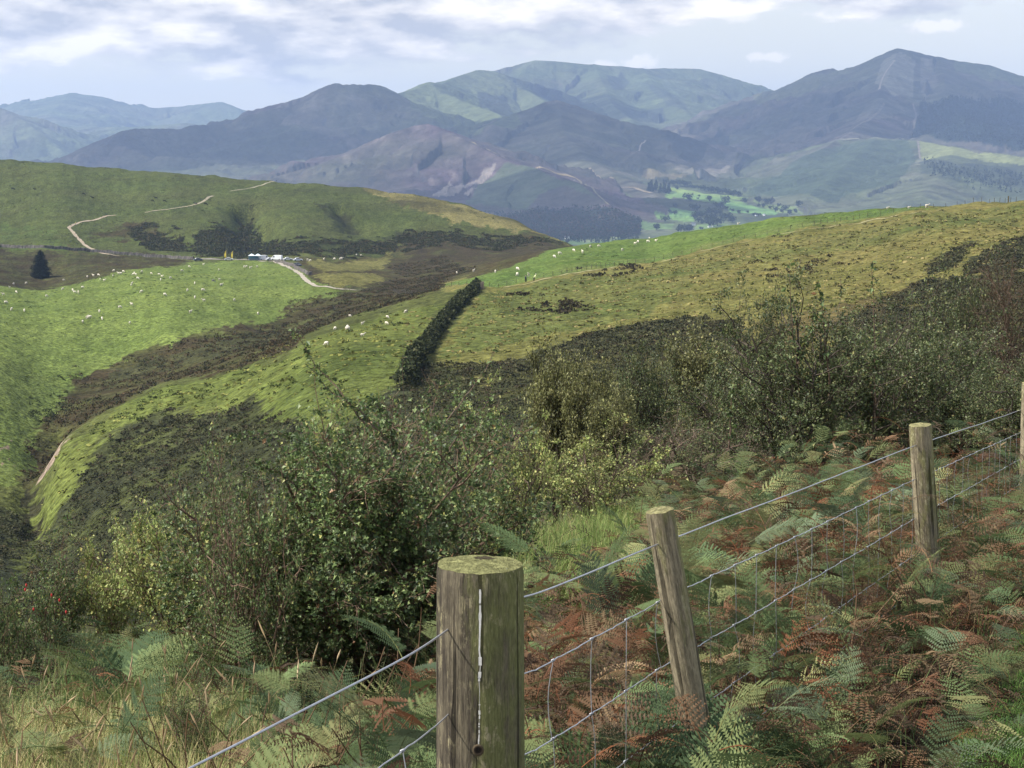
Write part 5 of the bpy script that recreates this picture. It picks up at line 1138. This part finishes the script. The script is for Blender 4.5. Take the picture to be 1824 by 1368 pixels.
def person(px, py, d0, top, legs, skin, label, bend=0.0, az=0.0, hat=None):
    p = NEAR.hit(px, py, d0); e = empty('person', p, label, 'person', None, az)
    mb = MB(); s = 1.72; b = bend
    tor = np.array([[0, 0, .88], [b*.10, 0, 1.05], [b*.24, 0, 1.28], [b*.34, 0, 1.42], [b*.38, 0, 1.50], [b*.42, 0, 1.56], [b*.44, 0, 1.64], [b*.45, 0, 1.73]])
    V, Q, T = loft(tor, [.17, .15, .19, .16, .06, .075, .085, .05], [.12, .11, .13, .10, .055, .09, .10, .05], 10); mb.add(V, Q, T, np.array([top]*40+[skin]*(len(V)-40)))
    for sy in (-1, 1):
        st = .12*sy; P = np.array([[0, .09*sy, .92], [st*.5, .10*sy, .5], [st, .10*sy, .1], [st+.12, .10*sy, .03]]); V, Q, T = loft(P, [.095, .07, .05, .04], [.10, .075, .055, .035], 7); mb.add(V, Q, T, legs)
        P = np.array([[b*.32, .19*sy, 1.40], [b*.3-.04*sy, .25*sy, 1.12], [b*.3+.08, .24*sy, .88], [b*.3+.11, .23*sy, .80]]); V, Q, T = loft(P, [.06, .048, .035, .03], [.06, .048, .035, .025], 6); mb.add(V, Q, T, np.array([top]*18+[skin]*(len(V)-18)))
    link('body', mb.mesh('body', M_anim, True), e)
    P = tor[6:]+[[-.01, 0, .03], [-.01, 0, .05]]; V, Q, T = loft(np.vstack([tor[5:6]+[[-.03, 0, .02]], P]), [.05, .09, .06], [.06, .105, .06], 8); link('hair' if hat is None else 'hat', mk('hair', V, Q, T, np.tile(hat or (.05, .035, .025), (len(V), 1)), M_anim, True), e)
    return e
person(937, 503.5, 380, (.03, .035, .10), (.015, .016, .022), (.45, .30, .22), 'walker in a navy jacket and dark trousers on the path by the field fence', .3, 2.6)
person(951, 501.5, 380, (.62, .66, .38), (.02, .02, .03), (.45, .30, .22), 'walker in a pale lime top bending down beside the one in navy', 1.1, .2, (.7, .7, .62))
person(134.5, 401, 800, (.45, .42, .06), (.02, .02, .025), (.45, .30, .22), 'walker in a yellow top on the bend of the hill path', .1, .6)
person(492, 324, 1000, (.02, .02, .025), (.02, .02, .025), (.4, .27, .2), 'dark dressed walker where the hill path meets the skyline', .1, .6)

M_paint = col_mat('car paint', .3, .5); M_glass = col_mat('car glass', .08, .6); M_tyre = col_mat('tyre rubber', .85, .2)
def vehicle(px, py, kind, c, label, az, name, cat, dmin=700):
    p = NEAR.hit(px, py, dmin); e = empty(name, p, label, cat, None, az); wd = 1.75 if kind == 'car' else 1.95
    if kind == 'car': prof = [(-2.1,.3),(-2.15,.62),(-2.0,.86),(-1.45,.92),(-1.0,1.38),(.35,1.42),(1.0,.95),(1.9,.80),(2.1,.55),(2.08,.3)]; gl = [(-1.32,.95),(-.95,1.32),(.3,1.35),(.82,.97)]
    else: prof = [(-2.5,.35),(-2.55,1.0),(-2.5,2.15),(-2.3,2.28),(1.0,2.28),(1.5,1.95),(2.0,1.25),(2.5,1.05),(2.6,.7),(2.55,.35)]; gl = [(.75,1.3),(.8,1.95),(1.25,1.92),(1.75,1.3)]
    n = len(prof); V = []; 
    for y, ins in ((-wd/2, .10), (-wd/2+.06, 0), (wd/2-.06, 0), (wd/2, .10)):
        for x, z in prof: V.append([x*(1-ins*.25), y*(1-.13*max(0, (z-.95))), z-ins*.3*(z > .6)])
    idn = np.arange(4*n).reshape(4, n); n2 = np.roll(idn, -1, 1); Q = np.stack([idn[:-1], idn[1:], n2[1:], n2[:-1]], -1).reshape(-1, 4); T = [[0, i, i+1] for i in range(1, n-1)]+[[3*n, 3*n+i+1, 3*n+i] for i in range(1, n-1)]
    link('body', mk('body', V, Q, T, np.tile(c, (len(V), 1)), M_paint, False), e)
    for sy in (-1, 1):
        m = len(gl); V = [[x, sy*(wd/2+.006)*(1-.13*max(0, z-.95)), z] for x, z in gl]; link('side_window', mk('side_window', V, [list(range(m))], None, np.tile((.02, .025, .03), (m, 1)), M_glass), e)
        for x in ((-1.3, 1.3) if kind == 'car' else (-1.6, 1.6)):
            a = np.linspace(0, 2*np.pi, 14, endpoint=False); P = np.array([[x, sy*(wd/2-.17), .32], [x, sy*(wd/2+.02), .32]]); V = np.array([[x+.32*math.cos(t), y, .32+.32*math.sin(t)] for y in (sy*(wd/2-.18), sy*(wd/2+.02)) for t in a]); V = np.vstack([V, [[x, sy*(wd/2+.025), .32]]])
            Q = [[i, (i+1) % 14, 14+(i+1) % 14, 14+i] for i in range(14)]; T = [[14+i, 14+(i+1) % 14, 28] for i in range(14)]; link('wheel', mk('wheel', V, Q, T, np.tile((.03, .03, .03), (29, 1)), M_tyre), e)
    x0, z0, x1, z1 = (1.03, .97, .40, 1.40) if kind == 'car' else (1.98, 1.3, 1.53, 1.93)
    V = [[x0, -wd*.4, z0], [x0, wd*.4, z0], [x1, wd*.38, z1], [x1, -wd*.38, z1]]; V = np.array(V)+[.02, 0, .02]; link('windscreen', mk('windscreen', V, [[0, 1, 2, 3]], None, np.tile((.02, .025, .03), (4, 1)), M_glass), e)
WHT = (.78, .79, .80)
for a in [(353, 465.5, 'car', (.05, .06, .11), 'dark blue car parked alone left of the yellow flags', .3, 'parked_car', 'car'), (408, 464.5, 'car', (.70, .70, .70), 'low white car parked between the two yellow flags', .1, 'parked_car', 'car'),
          (470, 463.5, 'van', WHT, 'tall white van parked right of the pale blue canopy', .5, 'white_van', 'van'), (482, 464, 'car', (.42, .44, .47), 'silver car parked tight against the tall white van', .4, 'parked_car', 'car'), (493, 463.5, 'van', (.80, .81, .83), 'white van parked second along the lane', 2.9, 'white_van', 'van'),
          (513, 464, 'car', (.74, .76, .80), 'white car parked beyond the second white van', .2, 'parked_car', 'car'), (531, 465, 'car', (.66, .70, .78), 'pale car at the right end of the parked row', .2, 'parked_car', 'car'), (529, 474.5, 'car', (.06, .06, .07), 'dark car on the lane below the parked row', -.7, 'parked_car', 'car')]: vehicle(*a)
# canopy stall: blue legs and panels under two pale peaked roofs
p = NEAR.hit(454, 464, 700); e = empty('canopy_stall', p, 'small blue canopy stall with two pale peaked roofs beside the white van', 'canopy')
for x in (-1.45, 1.45):
    V = [[x-1.5, -1.4, 2.15], [x+1.5, -1.4, 2.15], [x+1.5, 1.4, 2.15], [x-1.5, 1.4, 2.15], [x, 0, 3.1]]; link('roof', mk('roof', V, [[3, 2, 1, 0]], [[0, 1, 4], [1, 2, 4], [2, 3, 4], [3, 0, 4]], np.tile((.72, .80, .86), (5, 1)), M_paint), e)
for x in (-2.8, -.05, 2.8):
    for y in (-1.3, 1.3): V, Q = box(x, y, 1.07, .1, .1, 2.15); link('leg', mk('leg', V, Q, None, np.tile((.08, .22, .36), (8, 1)), M_paint), e)
V, Q = box(0, 1.2, 1.0, 5.4, .05, 1.7); link('back_panel', mk('back_panel', V, Q, None, np.tile((.06, .20, .34), (8, 1)), M_paint), e)
V, Q = box(0, -.9, .5, 4.6, .7, .9); link('counter', mk('counter', V, Q, None, np.tile((.10, .13, .17), (8, 1)), M_paint), e)
for px, lb in ((403, 'yellow feather flag nearer the dark blue car'), (415, 'yellow feather flag nearer the canopy stall')):
    p = NEAR.hit(px, 463, 700); e = empty('feather_flag', p, lb, 'flag'); t = np.linspace(0, 1, 12)
    P = np.stack([.35*np.clip(t-.75, 0, 1)**1.5*6*.5, 0*t, 4.4*t], 1); V, Q = tubes(P[None], np.full((1, 12), .035), 5); link('pole', mk('pole', V, Q, None, np.tile((.5, .5, .5), (len(V), 1)), M_paint), e)
    w = .85*np.sin(np.pi*np.clip(t*.8+.25, 0, 1))**.5; V = np.concatenate([P+[[0.03, 0, 0]]-[0, 0, 0], P-np.stack([w, .1*np.sin(t*9), 0*t], 1)])[:]; V[:, 2] = V[:, 2]*.8+.85
    V2 = V+[0, .012, 0]; Vf = np.vstack([V, V2]); Q = [[i, i+1, 12+i+1, 12+i] for i in range(11)]+[[24+i, 36+i, 36+i+1, 24+i+1] for i in range(11)]+[[12+i, 12+i+1, 36+i+1, 36+i] for i in range(11)]; link('sail', mk('sail', Vf, Q, None, np.tile((.75, .58, .05), (48, 1)), M_paint), e)

# dark spruce on the moor
r = np.random.default_rng(91); Hs = 13.0; mb = MB(); fo = MB()
t = np.linspace(0, 1, 10); V, Q = tubes(np.stack([0*t, 0*t, Hs*t], 1)[None], np.linspace(.22, .03, 10)[None], 7); mb.add(V, Q, None, (.05, .04, .03)); pts = []; 
for z in np.arange(.7, Hs, .30):
    R0_ = (5.6*max(0, 1-z/Hs)**.5*(.75+.25*min(1, z/2.5))+.2)*r.uniform(.85, 1.12); nb = int(8+R0_*2)
    for a in r.uniform(0, 6.28, nb):
        ll = R0_*r.uniform(.65, 1.1); q_ = np.linspace(.15, 1, max(4, int(ll*7))); b_ = np.stack([np.cos(a)*ll*q_, np.sin(a)*ll*q_, z-.28*ll*q_**1.5+.12*ll*q_**4], 1); pts.append(b_+r.normal(size=b_.shape)*.10)
pts = np.concatenate(pts); V, T, Cc = leaves(pts, .5, r, pal(len(pts), r, [(.020, .028, .018), (.030, .040, .024), (.014, .02, .014)], [3, 2, 2]), .6, .45)
p = NEAR.hit(73, 496, 650); e = empty('spruce_tree', p-[0, 0, .2], 'lone dark spruce standing on the brown moor at left', 'tree'); 
sc_ = 50/F*p[1]/Hs; e.scale = (sc_, sc_, sc_); link('trunk', mb.mesh('trunk', M_bark), e); link('crown', mk('crown', V, None, T, Cc, M_scrub), e)
# the hedge
def drape_line(txt, dmin, n): 
    P = np.array([NEAR0.hit(*map(float, t.split(',')), dmin) for t in txt.split()]); s_ = np.concatenate([[0], np.cumsum(np.hypot(*np.diff(P[:, :2], axis=0).T))]); q_ = np.linspace(0, s_[-1], n); x = np.interp(q_, s_, P[:, 0]); y = np.interp(q_, s_, P[:, 1]); return np.stack([x, y, NEAR.height(x, y)], 1)
hl = drape_line('722,690 735,655 762,615 790,578 815,548 838,524 852,512', 180, 300); K = 30000
i = r.integers(0, 299, K); P = hl[i]+(hl[i+1]-hl[i])*r.uniform(0, 1, (K, 1)); hgt = (1.5+1.6*fbm(i/9, i*0, 3, 6)+.6*(i < 60)); th = r.uniform(0, np.pi, K); rr_ = r.uniform(.55, 1, K)**.5
tn = np.gradient(hl[:, :2], axis=0)[i]; tn /= np.linalg.norm(tn, axis=1, keepdims=True); wv = .9+.8*fbm(i/7, i*0, 3, 8)
off = np.cos(th)*rr_*wv; P = P+np.stack([-tn[:, 1]*off, tn[:, 0]*off, np.abs(np.sin(th))*rr_*hgt], 1)
V, T, Cc = leaves(P+r.normal(size=P.shape)*.15, .36, r, pal(K, r, [(.042, .052, .024), (.066, .075, .036), (.03, .038, .019), (.10, .10, .05)], [4, 3, 3, 1]), .8, .8)
p0 = hl[150]; tag(link('hedge', mk('hedge', V-p0, None, T, Cc, M_scrub), None, p0), 'dense dark hedge running down between the two pastures to the gate', 'hedge')
# gate, field fences, stone walls
M_old = col_mat('old timber', .9, .1, var=.3, vscale=3)
def wire_fence(txt, dmin, gap, h, label, name='field_fence', rad=.06):
    hl_ = drape_line(txt, dmin, 400); s_ = np.concatenate([[0], np.cumsum(np.hypot(*np.diff(hl_[:, :2], axis=0).T))]); nP = min(95, int(s_[-1]/gap)); q_ = np.linspace(0, s_[-1], nP); P = np.stack([np.interp(q_, s_, hl_[:, k]) for k in range(3)], 1); p0 = P[nP//2]; e = empty(name, p0, label, 'fence')
    a = np.arange(6)/6*2*np.pi; V = np.array([[rad*math.cos(t), rad*math.sin(t), z] for z in (-.3, h) for t in a]+[[0, 0, h+.02]]); Q = [[k, (k+1) % 6, 6+(k+1) % 6, 6+k] for k in range(6)]; T = [[6+k, 6+(k+1) % 6, 12] for k in range(6)]
    me = mk('post', V, Q, T, np.tile((.085, .075, .055), (13, 1)), M_old)
    for p in P: o = link('post', me, e, p-p0+[0, 0, r.uniform(-.1, .1)]); o.rotation_euler = (r.normal()*.04, r.normal()*.04, r.uniform(0, 6))
    mb = MB()
    for z in (.3, .65, h-.1): V, Q = tubes((hl_+[0, 0, z]-p0)[None], np.full((1, 400), .008), 3); mb.add(V, Q, None, (.3, .3, .3))
    link('wires', mb.mesh('wires', M_wire), e)
wire_fence('872,513 900,510 940,502 1000,489 1120,469 1240,446 1340,424 1450,403', 350, 3.2, 1.15, 'old wire fence along the lower edge of the long green field')
wire_fence('1450,403 1540,388 1600,378 1640,373 1700,364 1760,360 1810,358', 350, 3.5, 1.25, 'wire fence rising to the skyline at upper right')
wire_fence('600,518 640,518 700,520 760,521 845,517', 400, 4, 1.2, 'wire fence crossing the brown hollow left of the hedge end')
p = NEAR.hit(1796, 358, 380); V, Q, top = post_mesh(.16, .18, 2.2, 12, 14, 8); Vd, Qd, Td = top_disc(V[top], 3, .02, 0, 3); V = V+[0, 0, 1.7]
e = link('waymark_post', mk('waymark_post', np.vstack([V, Vd+[0, 0, 1.7]]), np.vstack([Q, Qd+len(V)]), Td+len(V), np.tile((.12, .10, .05), (len(V)+len(Vd), 1)), M_old, True), None, p); tag(e, 'stout isolated post on the skyline at far right', 'post')
g0 = NEAR.hit(857, 516, 350); g1 = NEAR.hit(871, 515, 350); e = empty('field_gate', g0, 'old timber field gate at the top end of the dark hedge', 'gate', None, math.atan2(g1[1]-g0[1], g1[0]-g0[0])); 
for x in (0, 1.2, 2.4): V, Q = box(x, 0, .75, .22, .22, 1.7); link('gatepost', mk('gatepost', V, Q, None, np.tile((.20, .165, .13), (8, 1)), M_old), e)
for z in (.3, .6, .9, 1.15): V, Q = box(.6, .14, z, 1.1, .05, .1); link('rail', mk('rail', V, Q, None, np.tile((.22, .19, .15), (8, 1)), M_old), e)
def stone_wall(txt, dmin, h, w, label, c=(.12, .11, .10)):
    hl_ = drape_line(txt, dmin, 260); p0 = hl_[130]; t_ = np.gradient(hl_[:, :2], axis=0); t_ /= np.linalg.norm(t_, axis=1, keepdims=True); nx, ny = -t_[:, 1], t_[:, 0]; hh = h*(1+.25*fbm(np.arange(260)/5, np.zeros(260), 3, 4)); V = []
    for o, z in ((-w/2, -.3), (-w/2, 0.0), (-w*.36, 1), (w*.36, 1), (w/2, 0), (w/2, -.3)): j = .06*r.normal(size=(260, 2)); V.append(np.stack([hl_[:, 0]+nx*o+j[:, 0], hl_[:, 1]+ny*o+j[:, 1], hl_[:, 2]+np.where(z > 0, hh*z+.06*r.normal(size=260), z)], 1))
    V = np.stack(V, 1).reshape(-1, 3)-p0; idn = np.arange(260*6).reshape(260, 6); Q = np.stack([idn[:-1, :-1], idn[1:, :-1], idn[1:, 1:], idn[:-1, 1:]], -1).reshape(-1, 4); cc = np.array(c)*r.uniform(.5, 1.5, (len(V), 1)); tag(link('stone_wall', mk('stone_wall', V, Q, None, cc, M_old), None, p0), label, 'wall')
stone_wall('-60,439 0,440 80,444 160,449 240,455 300,460 345,463', 700, 1.4, .7, 'dark dry stone wall along the foot of the hill behind the spruce')
stone_wall('490,467 505,470 520,475 535,483 548,492 556,502', 650, 1.2, .6, 'short grey stone wall beside the lane below the parked row')
# far valley trees and houses
def crown_mesh(seed, h, w, n, con=False):
    r = np.random.default_rng(seed); k = r.integers(3, 7); cs = np.stack([r.normal(size=k)*w*.2, r.normal(size=k)*w*.2, h*r.uniform(.4, .75, k)], 1); v = r.normal(size=(n, 3)); v /= np.linalg.norm(v, axis=1, keepdims=True); P = cs[r.integers(0, k, n)]+v*(r.uniform(.5, 1, n)**.5)[:, None]*np.array([w*.32, w*.32, h*.27])
    if con: z = r.uniform(.08, 1, n); a = r.uniform(0, 6.28, n); q_ = w/2*(1-z)**.8*r.uniform(.5, 1, n); P = np.stack([np.cos(a)*q_, np.sin(a)*q_, z*h], 1)
    V, T, Cc = leaves(P, 1.9, r, pal(n, r, [(.022, .034, .016), (.034, .05, .022), (.016, .024, .012)], [3, 2, 2]), .8, .9); return mk('crown', V, None, T, Cc, M_scrub)
tr = MB(); V, Q = tubes(np.array([[[0, 0, -1], [0.1, 0, 2], [0, .1, 5], [.2, 0, 8]]]), np.array([[.5, .4, .3, .1]]), 6); tr.add(V, Q, None, (.05, .04, .03)); trunk_m = tr.mesh('trunk', M_bark)
crowns = [crown_mesh(s, 12, 12, 260) for s in (1, 2, 3)]+[crown_mesh(4, 16, 7, 240, True)]
r = np.random.default_rng(95)
def far_tree(px, py, size, kind, label, group):
    p = mh(px, py, 4000); e = empty('valley_tree', p-[0, 0, .3], label, 'tree', group, r.uniform(0, 6)); s = size/F*p[1]/12; e.scale = (s*1.05, s*1.05, s); link('trunk', trunk_m, e); link('crown', crowns[kind], e)
zt = "585,250,80 810,270,65 980,275,70 985,305,60 440,340,55 600,275,45 700,235,25 330,490,75 240,570,80 500,590,90 560,600,95 600,590,80 650,460,80 690,450,75 720,440,70 760,430,75 800,400,80 850,410,80 900,420,70 690,500,60 740,520,55 800,500,95 850,520,110 900,520,100 830,470,80 980,460,80 1020,470,80 1060,490,80 640,360,70 680,370,70 900,340,65 930,345,60 950,330,60 1000,370,45 1060,395,40 1130,410,45 1225,410,30 1395,345,55 1470,365,45 1530,385,60 1600,400,60 1680,410,60 1740,400,50 1350,340,40 380,405,40 430,420,50 1290,440,40 1340,440,40 730,590,40 455,150,45 690,265,25 1190,285,60 1320,270,50 1350,275,50 1420,290,50 1460,285,50 1640,370,60 1780,320,70 1560,340,40"
for t in zt.split():
    x, y, s = map(float, t.split(',')); far_tree(1130+x/6.08, 310+(y+s*.45)/6.08, s/6.08, int(r.integers(0, 3)), 'dark round tree among the small green fields of the far valley', 'trees among the far valley fields')
for k in range(22):
    x = 350+k*38+r.uniform(-8, 8); y = np.interp(x, [350, 560, 760, 950, 1200], [100, 125, 175, 205, 245]); far_tree(1130+x/6.08, 310+(y+12)/6.08, r.uniform(40, 70)/6.08, int(r.integers(0, 3)), 'dark tree in the long row above the far valley fields', 'tree row above the far valley fields')
for k in range(18):
    x = 130+r.uniform(0, 250); y = 150+r.uniform(0, 50); far_tree(1130+x/6.08, 310+y/6.08+2, r.uniform(55, 75)/6.08, 3, 'conifer of the small dark copse left of the far valley fields', 'conifers of the far copse')
# far plantation and woods: one mass each
def wood(txt, n, hs, label, cols, seed, jit=1.0):
    r = np.random.default_rng(seed); pp = mpoly(txt); P = np.array(pp); mb = []; 
    u = r.uniform(P[:, 0].min(), P[:, 0].max(), n*4); w = r.uniform(P[:, 1].min(), P[:, 1].max(), n*4); ok = in_poly(u, w, pp); u, d = u[ok][:n], np.exp(w[ok][:n]); x = u*d; pts = np.stack([x, d, MTN.height(x, d)], 1); m = len(pts); nq = 16
    par = np.repeat(np.arange(m), nq); z = r.uniform(.1, 1, m*nq); a = r.uniform(0, 6.28, m*nq); hh = r.uniform(.6, 1.2, m)[par]*hs; q_ = hs*.24*(1.05-z)*r.uniform(.5, 1, m*nq); Pq = pts[par]+np.stack([np.cos(a)*q_, np.sin(a)*q_, z*hh], 1)
    V, T, Cc = leaves(Pq, hs*.22, r, pal(m*nq, r, cols, np.ones(len(cols))), .8, .9); tag(link('forest', mk('forest', V, None, T, Cc, M_scrub)), label, 'forest', kind='stuff')
wood('905,388 960,376 1040,373 1100,380 1142,392 1140,420 1050,427 960,430 900,408', 2600, 15, 'dark conifer plantation on the far valley floor', [(.020, .028, .016), (.03, .038, .02), (.055, .036, .028)], 5)
wood('1640,182 1824,186 2000,195 2000,282 1824,268 1700,254 1622,244 1634,215', 5200, 16, 'dark plantation with a straight edge high on the right fell', [(.012, .018, .014), (.018, .025, .018)], 6)
wood('1640,285 1700,300 1824,312 1824,345 1740,340 1660,315', 330, 13, 'scattered woods on the lower slope of the right fell', [(.018, .026, .016), (.026, .036, .02)], 7)
wood('840,372 900,382 1000,415 1140,425 1140,432 960,434 880,395', 500, 12, 'woodland strip at the foot of the purple hill', [(.018, .026, .016), (.026, .036, .02)], 8)
for k, (px, py, w, lb) in enumerate([(1235, 402, 8, 'white farmhouse among dark trees in the far valley'), (1263, 405, 5, 'white cottage just above the green crest, left one of a close pair'), (1269, 404, 4, 'white cottage just above the green crest, right one of a close pair'), (1347, 385, 6, 'white house among trees at the right of the far valley'), (1361, 384, 5, 'white house right of another at the right of the far valley'), (1010, 426, 8, 'pale long building low at the foot of the dark plantation')]):
    p = mh(px, py, 4000); e = empty('far_house', p, lb, 'house', None, .2+k*.5); s = w/F*p[1]; d_ = s*.55; hw_ = s*.42
    V, Q = box(0, 0, hw_/2, s, d_, hw_); link('wall', mk('wall', V, Q, None, np.tile((.8, .8, .78), (8, 1)), M_paint), e)
    V = [[-s*.53, -d_*.58, hw_*.97], [s*.53, -d_*.58, hw_*.97], [s*.53, d_*.58, hw_*.97], [-s*.53, d_*.58, hw_*.97], [-s*.53, 0, hw_*1.6], [s*.53, 0, hw_*1.6]]; link('roof', mk('roof', V, [[0, 1, 5, 4], [2, 3, 4, 5]], [[0, 4, 3], [1, 2, 5]], np.tile((.10, .10, .12), (6, 1)), M_paint), e)
    for x in (-.3, 0, .3): V, Q = box(x*s, -d_/2, hw_*.55, s*.1, .12, hw_*.25); link('window', mk('window', V, Q, None, np.tile((.03, .03, .04), (8, 1)), M_glass), e)
